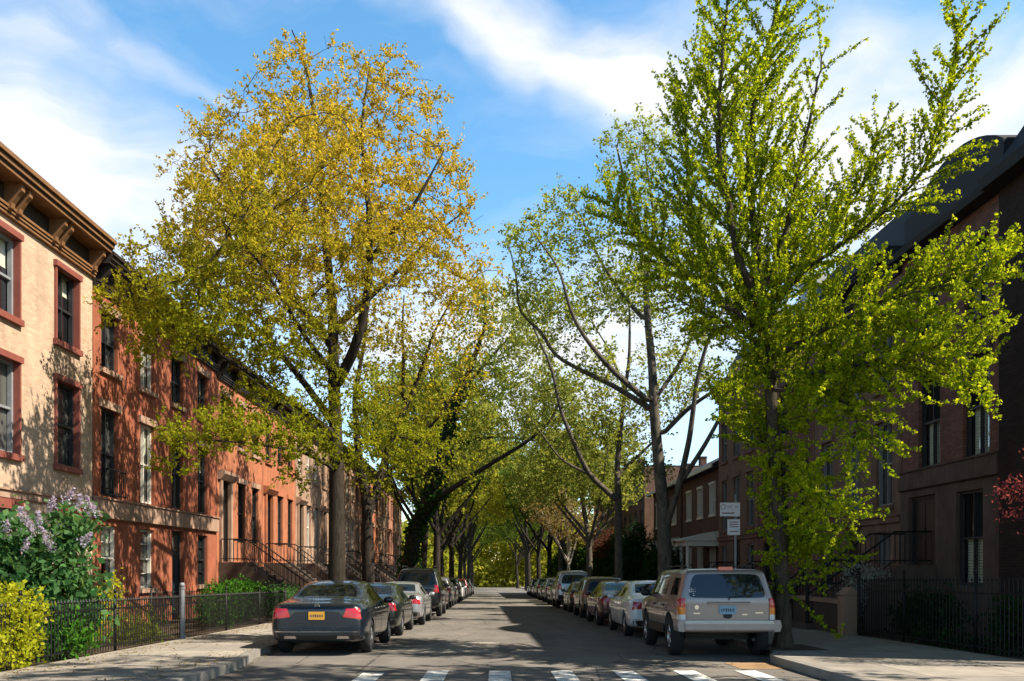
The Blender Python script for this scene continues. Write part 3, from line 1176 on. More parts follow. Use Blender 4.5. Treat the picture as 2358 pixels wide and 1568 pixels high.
def car_shell(stations, shield, rear, sides, wheels, arch, levels=2):
    """returns {part name: [meshes]} cut from one smooth lofted shell"""
    bm = bmesh.new()
    rings = [[bm.verts.new(p) for p in ring(s)] for s in stations]
    K = 20
    for a in range(len(rings) - 1):
        for i in range(K):
            j = (i + 1) % K
            f = bm.faces.new((rings[a][i], rings[a + 1][i], rings[a + 1][j], rings[a][j]))
            si = i if i < 10 else 19 - i
            if si in (8, 9):
                if a == shield: f.material_index = 2
                if a == rear: f.material_index = 3
            if si == 5:
                for n, (lo, hi) in enumerate(sides):
                    if lo <= a < hi: f.material_index = 4 + n
    for r_, flip in ((rings[0], False), (rings[-1], True)):
        for i in range(10):
            R1, R2 = r_[i], r_[i + 1]
            L1, L2 = r_[(20 - i) % 20], r_[(20 - i - 1) % 20]
            q = [R1, R2, L2, L1]
            u = []
            for v in q:
                if v not in u: u.append(v)
            bm.faces.new(u if not flip else u[::-1])
    bmesh.ops.recalc_face_normals(bm, faces=bm.faces)
    me = bpy.data.meshes.new('shell')
    bm.to_mesh(me)
    bm.free()
    for _ in range(4 + len(sides)):
        me.materials.append(None)
    ob = bpy.data.objects.new('shell', me)
    COL.objects.link(ob)
    md = ob.modifiers.new('s', 'SUBSURF')
    md.levels = levels
    md.render_levels = levels
    cut = MB()
    for wx, wy in wheels:
        for s in (-1, 1):
            cut.lathe_x([(s * .56, .001), (s * .56, arch), (s * 1.3, arch), (s * 1.3, .001)], 32, c=(0, wy, wx))
    cme = bpy.data.meshes.new('cut')
    cme.from_pydata(cut.v, [], cut.f)
    b2 = bmesh.new()
    b2.from_mesh(cme)
    bmesh.ops.remove_doubles(b2, verts=b2.verts, dist=.0008)
    bmesh.ops.recalc_face_normals(b2, faces=b2.faces)
    b2.to_mesh(cme)
    b2.free()
    cme.materials.append(None)
    cme.materials.append(None)
    cme.polygons.foreach_set('material_index', [1] * len(cme.polygons))
    co = bpy.data.objects.new('cut', cme)
    COL.objects.link(co)
    bo = ob.modifiers.new('b', 'BOOLEAN')
    bo.operation = 'DIFFERENCE'
    bo.solver = 'EXACT'
    bo.object = co
    bpy.context.view_layer.update()
    ev = ob.evaluated_get(bpy.context.evaluated_depsgraph_get())
    res = bpy.data.meshes.new_from_object(ev)
    for o in (ob, co):
        bpy.data.objects.remove(o)
    b = bmesh.new()
    b.from_mesh(res)
    bvh = BVHTree.FromBMesh(b)
    mi = {}
    for f in b.faces:
        mi.setdefault(f.material_index, []).append(f.index)
    b.free()
    parts = {}
    for key, keep in (('body', (0, 1)), ('windscreen', (2,)), ('rear_window', (3,))):
        parts[key] = [cut_mesh(res, keep)]
    parts['side_window'] = []
    for n in range(len(sides)):
        for s in (-1, 1):
            parts['side_window'].append(cut_mesh(res, (4 + n,), s))
    parts['rear_window'] = [m for m in parts['rear_window'] if len(m.polygons)]
    bpy.data.meshes.remove(res)
    return parts, bvh


def cut_mesh(src, keep, side=0):
    b = bmesh.new()
    b.from_mesh(src)
    dead = [f for f in b.faces if f.material_index not in keep or (side and f.calc_center_median().x * side < 0)]
    bmesh.ops.delete(b, geom=dead, context='FACES')
    for f in b.faces:
        f.smooth = f.material_index != 1
        if f.material_index > 1: f.material_index = 0
    for e in b.edges:
        if len(e.link_faces) == 2 and e.calc_face_angle(0) > .6: e.smooth = False
    me = bpy.data.meshes.new('car_part')
    b.to_mesh(me)
    b.free()
    return me


def patch(bvh, quad, off=.01, thick=.03, nx=8, nz=6, d=(0, 1, 0), start=-4.0, rnd=0.0):
    """a panel laid on the shell: quad = four (x, z) corners, bottom left, bottom right, top right, top left"""
    mb = MB()
    bl, br, tr, tl = [np.array(c, float) for c in quad]
    G = {}
    dv = Vector(d)
    for i in range(nx + 1):
        for j in range(nz + 1):
            s, t = i / nx, j / nz
            p = (bl * (1 - s) + br * s) * (1 - t) + (tl * (1 - s) + tr * s) * t
            if rnd:
                cx = (bl + br + tr + tl) / 4
                a, b_ = abs(2 * s - 1), abs(2 * t - 1)
                k = 1 - rnd * max(0, (a ** 4 * b_ ** 4))
                p = cx + (p - cx) * k
            hit = None
            x = p[0]
            for _ in range(24):
                o = Vector((x, start, p[1])) if d[1] else Vector((start, x, p[1]))
                h = bvh.ray_cast(o, dv)
                if h[0] is not None:
                    hit = h[0]
                    break
                x *= .985
            if hit is None:
                hit = Vector((x, G[(i, j - 1)][1] + off if j else start * .55, p[1]))
            G[(i, j)] = (hit[0] - dv[0] * off, hit[1] - dv[1] * off, p[1])
    for i in range(nx):
        for j in range(nz):
            mb.face([G[(i, j)], G[(i + 1, j)], G[(i + 1, j + 1)], G[(i, j + 1)]])
    edge = [(i, 0) for i in range(nx)] + [(nx, j) for j in range(nz)] + [(i, nz) for i in range(nx, 0, -1)] + [(0, j) for j in range(nz, 0, -1)]
    sh = lambda p: (p[0] + dv[0] * thick, p[1] + dv[1] * thick, p[2])
    for a, b_ in zip(edge, edge[1:] + edge[:1]):
        mb.face([G[b_], G[a], sh(G[a]), sh(G[b_])])
    return mb


def wheel(parent, x, y, r, w=.22, rim='rim_alloy'):
    s = 1 if x > 0 else -1
    mb = MB()
    h = w / 2
    mb.lathe_x([(-h, r * .62), (-h, r * .90), (-h * .8, r * .985), (0, r), (h * .8, r * .985), (h, r * .90), (h, r * .62), (-h, r * .62)], 36)
    o = mb.build('wheel', 'tyre_rubber', parent, True, (x, y, r))
    m = MB()
    m.lathe_x([(s * h * .75, r * .63), (s * h * .86, r * .60), (s * h * .80, r * .54), (s * h * .2, r * .54)], 32)
    m.lathe_x([(s * h * .55, .001), (s * h * .72, .05), (s * h * .5, .07)], 16)
    for k in range(5):
        a = 2 * math.pi * k / 5 + .3
        c, sn = math.cos(a), math.sin(a)
        m.tube([(s * h * .58, c * .03, sn * .03), (s * h * .70, c * r * .3, sn * r * .3), (s * h * .66, c * r * .58, sn * r * .58)], [.035, .03, .028], 6)
    m.build('rim', rim, o, True)
    b = MB()
    b.lathe_x([(s * h * .15, .001), (s * h * .15, r * .56)], 24)
    b.build('brake_disc', 'car_black', o)
    return o


def put(parts, root, paintm):
    body = None
    for key, meshes in parts.items():
        for me in meshes:
            m = me
            if not m.polygons: continue
            m.materials.clear()
            if key == 'body':
                m.materials.append(MATS[paintm])
                m.materials.append(MATS['car_black'])
            else:
                m.materials.append(MATS['car_glass'])
            o = link(key, m, root)
            if key == 'body': body = o
    return body


def plate(root, y, z, face, ink, w=.30, h=.15):
    mb = MB()
    mb.box(-w / 2, w / 2, y - .012, y, z - h / 2, z + h / 2)
    p = mb.build('licence_plate', face, root)
    m = MB()
    rng = random.Random(4)
    x = -w * .40
    while x < w * .38:                        # the characters cannot be read in the photograph: worn dark strokes
        ww = rng.uniform(.012, .026)
        m.box(x, x + ww, y - .0135, y - .012, z - h * .20, z + h * rng.uniform(.10, .2))
        x += ww + .014
    m.build('characters', ink, p)
    return p


def mirrors(root, x, y, z, m):
    for s in (-1, 1):
        mb = MB()
        mb.lathe_x([(-.10, .01), (-.09, .05), (-.04, .075), (.05, .078), (.10, .05), (.11, .005)], 14)
        mb.v = [(a + s * x, b * .8 + y, c * .9 + z) for a, b, c in mb.v]
        mb.tube([(s * (x - .16), y + .03, z - .07), (s * (x - .05), y, z - .02)], .022, 6)
        mb.build('wing_mirror', m, root, True)


SED = [(-2.40, .70, .40, .70, .58, .84, .86), (-2.37, .82, .30, .84, .70, .93, .955), (-2.26, .895, .25, .90, .76, .985, 1.01), (-1.95, .915, .22, .93, .78, 1.01, 1.035), (-1.45, .92, .20, .945, .74, 1.04, 1.075),
       (-.78, .92, .20, .955, .60, 1.345, 1.40), (-.12, .92, .20, .955, .615, 1.39, 1.445), (-.02, .92, .20, .955, .615, 1.39, 1.445), (.42, .92, .20, .955, .605, 1.365, 1.42), (1.18, .915, .20, .945, .72, 1.02, 1.055),
       (1.65, .905, .20, .90, .74, .945, .975), (2.12, .86, .22, .80, .66, .83, .85), (2.34, .74, .30, .66, .54, .71, .73), (2.39, .60, .38, .60, .45, .64, .655)]
SUV = [(-2.24, .78, .46, 1.03, .62, 1.50, 1.54, .38), (-2.20, .89, .36, 1.05, .68, 1.56, 1.62, .38), (-2.05, .925, .30, 1.06, .69, 1.59, 1.655, .3), (-1.25, .93, .28, 1.06, .70, 1.63, 1.70, .1), (-1.13, .93, .28, 1.06, .70, 1.635, 1.705), (-.25, .93, .28, 1.05, .70, 1.64, 1.715),
       (-.15, .93, .28, 1.05, .70, 1.64, 1.715), (.50, .93, .28, 1.04, .68, 1.60, 1.67), (1.22, .92, .28, 1.02, .76, 1.13, 1.165), (1.70, .91, .28, 1.00, .76, 1.07, 1.10), (2.12, .86, .32, .92, .68, .96, .98), (2.30, .74, .40, .80, .56, .84, .86), (2.34, .62, .46, .72, .48, .76, .78)]
JEEP = [(-2.12, .80, .52, 1.07, .66, 1.53, 1.56, .24), (-2.105, .865, .47, 1.08, .705, 1.575, 1.61, .24), (-2.02, .90, .44, 1.08, .735, 1.60, 1.64, .2), (-1.12, .905, .42, 1.08, .745, 1.615, 1.655), (-1.0, .905, .42, 1.08, .745, 1.615, 1.655), (-.22, .905, .42, 1.08, .745, 1.615, 1.66),
        (-.10, .905, .42, 1.08, .745, 1.615, 1.66), (.62, .905, .42, 1.08, .73, 1.585, 1.63), (1.06, .90, .42, 1.07, .80, 1.10, 1.13), (1.5, .895, .42, 1.04, .80, 1.07, 1.10), (2.0, .875, .44, 1.0, .78, 1.04, 1.06), (2.10, .84, .48, .92, .72, .97, .99), (2.12, .74, .52, .86, .62, .90, .92)]


def rear_lights(root, bvh, quads, m='lens_red', name='tail_light', off=.008):
    out = []
    for q in quads:
        for s in (1, -1):
            qq = [(x * s, z) for x, z in q]
            if s < 0: qq = [qq[1], qq[0], qq[3], qq[2]]
            out.append(patch(bvh, qq, off, .03).build(name, m, root, True))
    return out


def head_lights(root, bvh, q):
    for s in (1, -1):
        qq = [(x * s, z) for x, z in q]
        patch(bvh, qq, .008, .03, d=(0, -1, 0), start=4.0).build('headlight', 'lens_white', root, True)


def seams(root, bvh, ys, z0, z1, rear=()):
    """door gaps down the flanks and the outline of the boot or tailgate"""
    for s in (-1, 1):
        for y in ys:
            patch(bvh, [(y - .005, z0), (y + .005, z0), (y + .005, z1), (y - .005, z1)], .002, .006, 1, 10, d=(-s, 0, 0), start=s * 4.0).build('door_gap', 'car_black', root)
    for q in rear:
        patch(bvh, q, .002, .006, 14 if abs(q[0][0] - q[1][0]) > .1 else 1, 8, start=-4.0).build('boot_gap', 'car_black', root)


def make_sedan(paintm, hero=False):
    parts, bvh = car_shell(SED, 8, 4, ((5, 6), (7, 9)), ((.32, -1.42), (.32, 1.42)), .375)
    root = empty('parked_car')
    put(parts, root, paintm)
    for x in (-.80, .80):
        for y in (-1.42, 1.42):
            wheel(root, x, y, .325)
    rear_lights(root, bvh, [[(.50, .74), (.84, .70), (.80, .905), (.56, .90)]])
    head_lights(root, bvh, [(.40, .60), (.72, .62), (.70, .74), (.42, .70)])
    patch(bvh, [(-.80, .30), (.80, .30), (.82, .44), (-.82, .44)], .012, .03, 14, 3).build('rear_diffuser', 'car_black', root, True)
    for z0, z1, w, nm in ((.905, .925, .52, 'boot_trim'), (.452, .468, .78, 'bumper_trim')):
        patch(bvh, [(-w, z0), (w, z0), (w, z1), (-w, z1)], .014, .03, 16, 1).build(nm, 'chrome', root)
    seams(root, bvh, (-.95, -.07, 1.05), .34, .93, ([(-.49, .615), (.49, .615), (.49, .622), (-.49, .622)], [(-.495, .62), (-.488, .62), (-.56, .93), (-.567, .93)], [(.488, .62), (.495, .62), (.567, .93), (.56, .93)]))
    y = bvh.ray_cast(Vector((0, -4, .77)), Vector((0, 1, 0)))[0].y
    plate(root, y - .004, .765, 'plate_orange', 'plate_ink')
    for s in (-1, 1):
        patch(bvh, [(s * .50 - .12, .33), (s * .50 + .12, .33), (s * .50 + .10, .38), (s * .50 - .10, .38)], .022, .03, 4, 1).build('exhaust_tip', 'chrome', root)
    mb = MB()                                  # round three-pointed badge
    yb = bvh.ray_cast(Vector((0, -4, .955)), Vector((0, 1, 0)))[0].y - .012
    k = [(math.cos(a) * .042, yb, .955 + math.sin(a) * .042) for a in np.linspace(0, 2 * math.pi, 17)]
    mb.tube(k, .005, 5, cap=False)
    for a in (90, 210, 330):
        mb.tube([(0, yb, .955), (math.cos(R(a)) * .04, yb, .955 + math.sin(R(a)) * .04)], [.007, .003], 4)
    if hero:
        mb.build('badge', 'chrome', root)
    mirrors(root, .98, .62, 1.0, paintm)
    for s in (-1, 1):
        for yy in (-.55, .35):
            h = MB()
            h.box(s * .925, s * .95, yy - .1, yy + .1, .86, .885)
            h.build('door_handle', 'chrome', root)
    return root


def make_suv(paintm):
    parts, bvh = car_shell(SUV, 7, 99, ((2, 3), (4, 5), (6, 8)), ((.36, -1.38), (.36, 1.38)), .43)
    root = empty('parked_car')
    put(parts, root, paintm)
    for x in (-.80, .80):
        for y in (-1.38, 1.38):
            wheel(root, x, y, .36)
    patch(bvh, [(-.70, 1.10), (.70, 1.10), (.56, 1.50), (-.56, 1.50)], .008, .02, 12, 6, rnd=.08).build('rear_window', 'car_glass', root, True)
    rear_lights(root, bvh, [[(.64, .84), (.86, .84), (.80, 1.10), (.68, 1.10)]])
    head_lights(root, bvh, [(.40, .74), (.72, .76), (.70, .88), (.42, .86)])
    seams(root, bvh, (-1.12, -.20, .98), .46, 1.02, ([(-.66, .64), (.66, .64), (.66, .648), (-.66, .648)],))
    patch(bvh, [(-.82, .42), (.82, .42), (.84, .60), (-.84, .60)], .02, .04, 14, 3).build('rear_bumper', 'car_black', root, True)
    y = bvh.ray_cast(Vector((0, -4, .86)), Vector((0, 1, 0)))[0].y
    plate(root, y - .004, .84, 'plate_orange', 'plate_ink')
    mirrors(root, 1.0, .78, 1.08, paintm)
    for s in (-1, 1):
        m = MB()
        m.tube([(s * .64, -1.7, 1.70), (s * .65, -1.5, 1.75), (s * .65, .2, 1.755), (s * .63, .42, 1.70)], .018, 6)
        m.build('roof_rail', 'car_black', root, True)
    return root


def make_jeep():
    parts, bvh = car_shell(JEEP, 7, 99, ((2, 3), (4, 5), (6, 8)), ((.37, -1.28), (.37, 1.30)), .46)
    root = empty('parked_car')
    pm = 'paint_champagne'
    put(parts, root, pm)
    for x in (-.79, .79):
        for y in (-1.28, 1.30):
            wheel(root, x, y, .365, .23)
    tg = patch(bvh, [(-.735, .68), (.735, .68), (.735, 1.075), (-.735, 1.075)], .012, .03, 16, 6).build('tailgate', pm, root, True)
    patch(bvh, [(-.715, 1.10), (.715, 1.10), (.60, 1.535), (-.60, 1.535)], .010, .02, 14, 8, rnd=.07).build('rear_window', 'car_glass', root, True)
    for s in (1, -1):
        q = lambda z0, z1: [(.765 * s, z0), (.885 * s, z0), (.885 * s, z1), (.765 * s, z1)] if s > 0 else [(-.885, z0), (-.765, z0), (-.765, z1), (-.885, z1)]
        t = patch(bvh, q(.93, 1.10), .03, .06, 6, 4).build('tail_light', 'lens_red', root)
        patch(bvh, q(.80, .927), .03, .06, 6, 3).build('indicator_lens', 'lens_amber', t)
        patch(bvh, q(.70, .797), .03, .06, 6, 2).build('reversing_lens', 'lens_white', t)
    b = MB()
    b.prism_x([(-2.26, .50), (-2.29, .53), (-2.29, .645), (-2.24, .685), (-2.08, .685), (-2.08, .50)], -.80, .80)
    bu = b.build('rear_bumper', 'bumper_beige', root)
    c = MB()
    c.prism_x([(-2.296, .640), (-2.246, .692), (-2.10, .692), (-2.10, .687), (-2.243, .687), (-2.292, .636)], -.80, .80)
    c.build('bumper_trim', 'white_trim', bu)  # white colour stands in for the bright glint along the chrome
    for s in (-1, 1):
        e = MB()
        e.prism_y([(s * .805, .49), (s * .91, .50), (s * .935, .60), (s * .91, .70), (s * .805, .70)], -2.27, -1.86)
        e.build('bumper_end', 'bumper_beige', bu)
    for s in (-1, 1):                          # dark lower sills and arches
        m = MB()
        m.box(s * .895, s * .915, -.80, .84, .40, .56)
        m.build('sill_guard', 'car_black', root)
        tr = MB()
        tr.box(s * .905, s * .918, -.80, .84, .745, .765)
        tr.build('side_trim', 'chrome', root)
    l = MB()
    l.box(-.13, .13, -2.0, -1.93, 1.60, 1.665)
    l.build('brake_light', 'lens_red', root)
    yb = bvh.ray_cast(Vector((0, -4, .95)), Vector((0, 1, 0)))[0].y - .014
    g = MB()
    g.prism_x([(yb - .045, .985), (yb - .05, 1.01), (yb, 1.03), (yb + .02, .985)], -.36, .40)
    g.build('tailgate_grip', 'bumper_beige', root)
    plate(root, yb - .006, .885, 'plate_blue', 'plate_ink', .31, .16)
    h = MB()
    h.lathe_x([(-.001, .001), (-.001, .085), (.002, .085)], 20)
    h.v = [(b_ , yb + .001 - a, c_ * .6 + .775) for a, b_, c_ in h.v]
    h.build('hitch_hole', 'car_black', root)
    e = MB()
    e.lathe_x([(0, .001), (0, .04), (.012, .035)], 16)
    e.v = [(b_ - .56, yb - .012 + a, c_ + .93) for a, b_, c_ in e.v]
    e.build('badge', 'chrome', root)
    for x0, x1, z in ((-.62, -.50, .82), (.26, .36, .80), (.50, .64, .83)):
        n = MB()
        n.box(x0, x1, yb - .006, yb + .004, z - .012, z + .012)
        n.build('name_badge', 'chrome', root)
    st = MB()                                  # sticker in the corner of the rear window
    y0 = bvh.ray_cast(Vector((-.6, -4, 1.18)), Vector((0, 1, 0)))[0].y - .012
    rr = random.Random(2)
    for i in range(4):
        for j in range(5):
            if rr.random() < .62:
                x, z = -.685 + i * .033, 1.125 + j * .033
                st.box(x, x + .026, y0 + (z - 1.12) * .24 - .008, y0 + (z - 1.12) * .24 - .005, z, z + .026)
    st.build('window_sticker', 'sign_white', root)
    seams(root, bvh, (-1.06, -.16, .92), .58, 1.05)
    wp = MB()
    wp.tube([(.02, yb - .02, 1.06), (.04, yb - .015, 1.115), (.36, yb + .0, 1.15)], .011, 5)
    wp.build('wiper', 'car_black', root)
    mirrors(root, .99, .72, 1.16, 'car_black')
    for s in (-1, 1):
        m = MB()
        m.tube([(s * .62, -1.6, 1.66), (s * .62, -1.5, 1.695), (s * .62, .1, 1.70), (s * .62, .25, 1.66)], .014, 6)
        m.build('roof_rail', 'car_black', root, True)
        for yy in (-.75, .15):
            hd = MB()
            hd.box(s * .90, s * .925, yy - .08, yy + .08, .93, .965)
            hd.build('door_handle', 'car_black', root)
    head_lights(root, bvh, [(.50, .78), (.74, .78), (.74, .92), (.50, .92)])
    ms = MB()
    ms.tube([(.45, -2.05, .36), (.45, -2.2, .35)], .03, 10)
    ms.box(-.6, .6, -1.36, -1.2, .30, .44)
    ms.build('axle', 'car_black', root)
    return root


def park(root, x, rear_y, length, label, group=None, scale=1.0, zs=1.0):
    yc = rear_y + length * scale / 2
    root.location = (x, yc, gz(yc) + .006)
    root.rotation_euler = (-SLOPE, 0, 0)
    root.scale = (scale, scale, scale * zs)
    tag(root, label, 'car', group)
    return root


def recolour(root, paintm, glass=None):
    for o in root.children:
        n = o.name.split('.')[0]
        if n in ('body', 'wing_mirror'): slot(o, paintm)
        if glass and n == 'rear_window': slot(o, glass)
# ------------------------------------------------------------------ the street itself
YN, YF = -60.0, 260.0


def sheet(name, x0, x1, y0, y1, dz, m, ys=None):
    mb = MB()
    ys = sorted({y0, y1, *[y for y in (ys or []) if y0 < y < y1], *[y for y in (YN, YF) if y0 < y < y1]})
    for a, b in zip(ys, ys[1:]):
        mb.face([(x0, a, gz(a) + dz), (x1, a, gz(a) + dz), (x1, b, gz(b) + dz), (x0, b, gz(b) + dz)])
    return structure(mb.build(name, m))


def slab(name, poly, top, m, depth=.3, kerb=None):
    """a pavement: polygon in (x, y) following the slope, with side faces"""
    mb = MB()
    T = [(x, y, gz(y) + top) for x, y in poly]
    B = [(x, y, gz(y) + top - depth) for x, y in poly]
    mb.face(T, 0)
    n = len(poly)
    for i in range(n):
        j = (i + 1) % n
        mb.face([T[i], B[i], B[j], T[j]], 0)
    return structure(mb.build(name, m))


def strip(name, line, width, top, depth, m):
    """kerb stones along a line (x, y), widening to the left of its direction"""
    mb = MB()
    L = np.array(line, float)
    d = unit(np.gradient(L, axis=0))
    nrm = np.stack([-d[:, 1], d[:, 0]], 1)
    for i in range(len(L) - 1):
        a, b = L[i], L[i + 1]
        a2, b2 = a + nrm[i] * width, b + nrm[i + 1] * width
        f = lambda p, z: (p[0], p[1], gz(p[1]) + z)
        mb.face([f(a, top), f(b, top), f(b2, top), f(a2, top)])
        mb.face([f(a, top - depth), f(b, top - depth), f(b, top), f(a, top)])
        mb.face([f(a2, top), f(b2, top), f(b2, top - depth), f(a2, top - depth)])
    return structure(mb.build(name, m))


sheet('ground', -1500, 1500, -400, 3000, -.02, 'ground_earth')
sheet('road', -4.8, 5.6, 8.0, 255, .0, 'asphalt')
sheet('cross_street', -200, 200, -14, 8.0, .0, 'asphalt')
mb = MB()
pp = [(-1.9, 17.3), (.05, 17.6), (.1, 20.6), (-1.3, 20.9), (-1.75, 19.0)]
mb.face([(x, y, gz(y) + .004) for x, y in pp])
structure(mb.build('road_patch', 'road_patch'))
mb = MB()
for k in range(-2, 5):
    c = .07 + k * .99
    y1 = 14.05 if k > -2 else 13.7
    pts0 = [(c - .17, 10.9), (c + .17, 10.9), (c + .17, y1), (c - .17, y1)]
    mb.face([(x, y, gz(y) + .009) for x, y in pts0])
structure(mb.build('crosswalk', 'road_paint'))
sheet('kerb_ramp', 4.05, 4.84, 14.35, 15.45, .006, 'ramp_tan')

KL = [(-4.58, 255), (-4.58, 17.2), (-4.5, 16.2), (-4.28, 15.0), (-4.22, 14.0), (-4.22, 9.6), (-4.8, 8.6), (-6.0, 8.1), (-40, 8.1)]
KR = [(5.36, 255), (5.36, 17.0), (5.2, 16.2), (4.92, 15.6), (4.86, 15.0), (4.86, 9.6), (5.4, 8.6), (6.6, 8.1), (60, 8.1)]
strip('kerb', KL[::-1], .16, .142, .3, 'kerb_stone')
strip('kerb', [(x, y) for x, y in KR], .16, .142, .3, 'kerb_stone')
off = .16


def offset(line, s):
    L = np.array(line, float)
    d = unit(np.gradient(L, axis=0))
    return [(p[0] + s * -q[1] * off, p[1] + s * q[0] * off) for p, q in zip(L, d)]


slab('sidewalk', [(x, y) for x, y in offset(KL, -1)] + [(-40, 12), (-7.15, 12), (-7.15, 255)], .138, 'sidewalk')
slab('sidewalk', [(x, y) for x, y in offset(KR, 1)] + [(60, 12.2), (8.8, 12.2), (8.8, 255)], .138, 'sidewalk')
slab('front_garden', [(-7.15, 255), (-7.15, 12), (-40, 12), (-40, 255)], .120, 'soil')
slab('front_garden', [(8.8, 12.2), (60, 12.2), (60, 255), (8.8, 255)], .120, 'soil')

# ------------------------------------------------------------------ buildings
WIN = {}


def window_mesh(w, h, style, n):
    """frame, pane, lintel and sill, centred on the sill point; n is the facade normal along x"""
    key = (round(w, 3), round(h, 2), style, n)
    if key in WIN:
        return WIN[key]
    fr = MB()
    a, b = -n * .20, -n * .10
    j = .07
    fr.box(a, b, -w / 2, -w / 2 + j, 0, h)
    fr.box(a, b, w / 2 - j, w / 2, 0, h)
    fr.box(a, b, -w / 2 + j, w / 2 - j, 0, j)
    fr.box(a, b, -w / 2 + j, w / 2 - j, h - j, h)
    fr.box(a - n * .02, b - n * .02, -w / 2 + j, w / 2 - j, h * .5 - .03, h * .5 + .03)
    if 'm' in style:
        fr.box(a - n * .022, b - n * .022, -.018, .018, j, h * .5 - .03)
        fr.box(a - n * .022, b - n * .022, -.018, .018, h * .5 + .03, h - j)
    if 'g' in style:
        for z in (.25, .75):
            fr.box(a - n * .024, b - n * .03, -w / 2 + j, w / 2 - j, h * z - .012, h * z + .012)
    pn = MB()
    if 'b' in style or 'r' in style:
        pn.face([(-n * .215, -w / 2 + .02, .02), (-n * .215, w / 2 - .02, .02), (-n * .215, w / 2 - .02, h - .02), (-n * .215, -w / 2 + .02, h - .02)])
    else:
        pn.box(-n * .215, -n * .225, -w / 2 + .02, w / 2 - .02, .02, h - .02)
    out = {'frame': fr, 'pane': pn}
    if 'l' in style:
        li = MB()
        li.box(n * .07, -n * .05, -w / 2 - .14, w / 2 + .14, h + .0, h + .22)
        out['lintel'] = li
    if 'c' in style:
        ca = MB()
        ca.box(n * .06, -n * .10, -w / 2 - .06, -w / 2 + .002, .0, h)
        ca.box(n * .06, -n * .10, w / 2 - .002, w / 2 + .06, .0, h)
        ca.box(n * .10, -n * .10, -w / 2 - .10, w / 2 + .10, h - .002, h + .14)
        out['casing'] = ca
    if 's' in style:
        si = MB()
        si.box(n * .10, -n * .12, -w / 2 - .12, w / 2 + .12, -.14, .004)
        out['sill'] = si
    if 'b' in style:
        bl = MB()
        k = int(h * .48 / .07)
        for i in range(k):
            z = .08 + i * .07
            bl.box(-n * .27, -n * .29, -w / 2 + .1, -.02, z, z + .058)
            bl.box(-n * .27, -n * .29, .02, w / 2 - .1, z, z + .058)
        out['blind'] = bl
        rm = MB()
        rm.box(-n * .60, -n * .62, -w / 2 - .3, w / 2 + .3, -.1, h + .1)  # dark sheet stands in for the unlit room behind the glass
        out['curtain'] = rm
    if 'r' in style:
        drop = .25 + .5 * ((len(WIN) * 7) % 5) / 5
        bl = MB()
        bl.face([(-n * .26, -w / 2 + .05, h - .02), (-n * .26, w / 2 - .05, h - .02), (-n * .26, w / 2 - .05, h * (1 - drop)), (-n * .26, -w / 2 + .05, h * (1 - drop))])
        bl.box(-n * .25, -n * .27, -w / 2 + .05, w / 2 - .05, h * (1 - drop) - .03, h * (1 - drop))
        out['shade'] = bl
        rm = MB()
        rm.box(-n * .75, -n * .77, -w / 2 - .3, w / 2 + .3, -.1, h + .1)  # dark backing puts the room's shade behind the roller
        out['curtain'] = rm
    WIN[key] = out
    return out


WMESH = {}


def add_window(root, X, y, z, w, h, n, style, mats):
    """window part (its frame) with pane, lintel, casing and sill as sub-parts"""
    ms = window_mesh(w, h, style, n)
    o = None
    for k in ('frame', 'pane', 'lintel', 'casing', 'sill', 'blind', 'shade', 'curtain'):
        if k not in ms:
            continue
        mk = (round(w, 3), round(h, 2), style, n, k, mats.get(k))
        if mk not in WMESH:
            t = ms[k].build('tmp', mats.get(k, 'window_glass'))
            WMESH[mk] = t.data
            bpy.data.objects.remove(t)
        if k == 'frame':
            o = link('window', WMESH[mk], root, (X - root.location.x, y - root.location.y, z - root.location.z))
        else:
            link(k, WMESH[mk], o)
    return o


def wall_mesh(X, n, y0, y1, z0, z1, holes, depth=9.0, rev=.24, top=True):
    """facade with real openings, reveals, end walls and back; holes are (ya, yb, za, zb)"""
    mb = MB()
    ys = sorted({y0, y1, *[h[0] for h in holes], *[h[1] for h in holes]})
    zs = sorted({z0, z1, *[h[2] for h in holes], *[h[3] for h in holes]})
    for a, b in zip(ys, ys[1:]):
        for c, d in zip(zs, zs[1:]):
            cy, cz = (a + b) / 2, (c + d) / 2
            if any(h[0] < cy < h[1] and h[2] < cz < h[3] for h in holes):
                continue
            q = [(X, a, c), (X, b, c), (X, b, d), (X, a, d)]
            mb.face(q if n > 0 else q[::-1])
    for ya, yb, za, zb in holes:
        r = X - n * rev
        mb.face([(X, ya, za), (r, ya, za), (r, ya, zb), (X, ya, zb)])
        mb.face([(X, yb, zb), (r, yb, zb), (r, yb, za), (X, yb, za)])
        mb.face([(X, ya, zb), (r, ya, zb), (r, yb, zb), (X, yb, zb)])
        mb.face([(X, yb, za), (r, yb, za), (r, ya, za), (X, ya, za)])
    B = X - n * depth
    for y in (y0, y1):
        mb.face([(X, y, z0), (B, y, z0), (B, y, z1), (X, y, z1)])
    mb.face([(B, y0, z0), (B, y1, z0), (B, y1, z1), (B, y0, z1)])
    if top:
        mb.face([(X, y0, z1), (X, y1, z1), (B, y1, z1), (B, y0, z1)])
    return mb


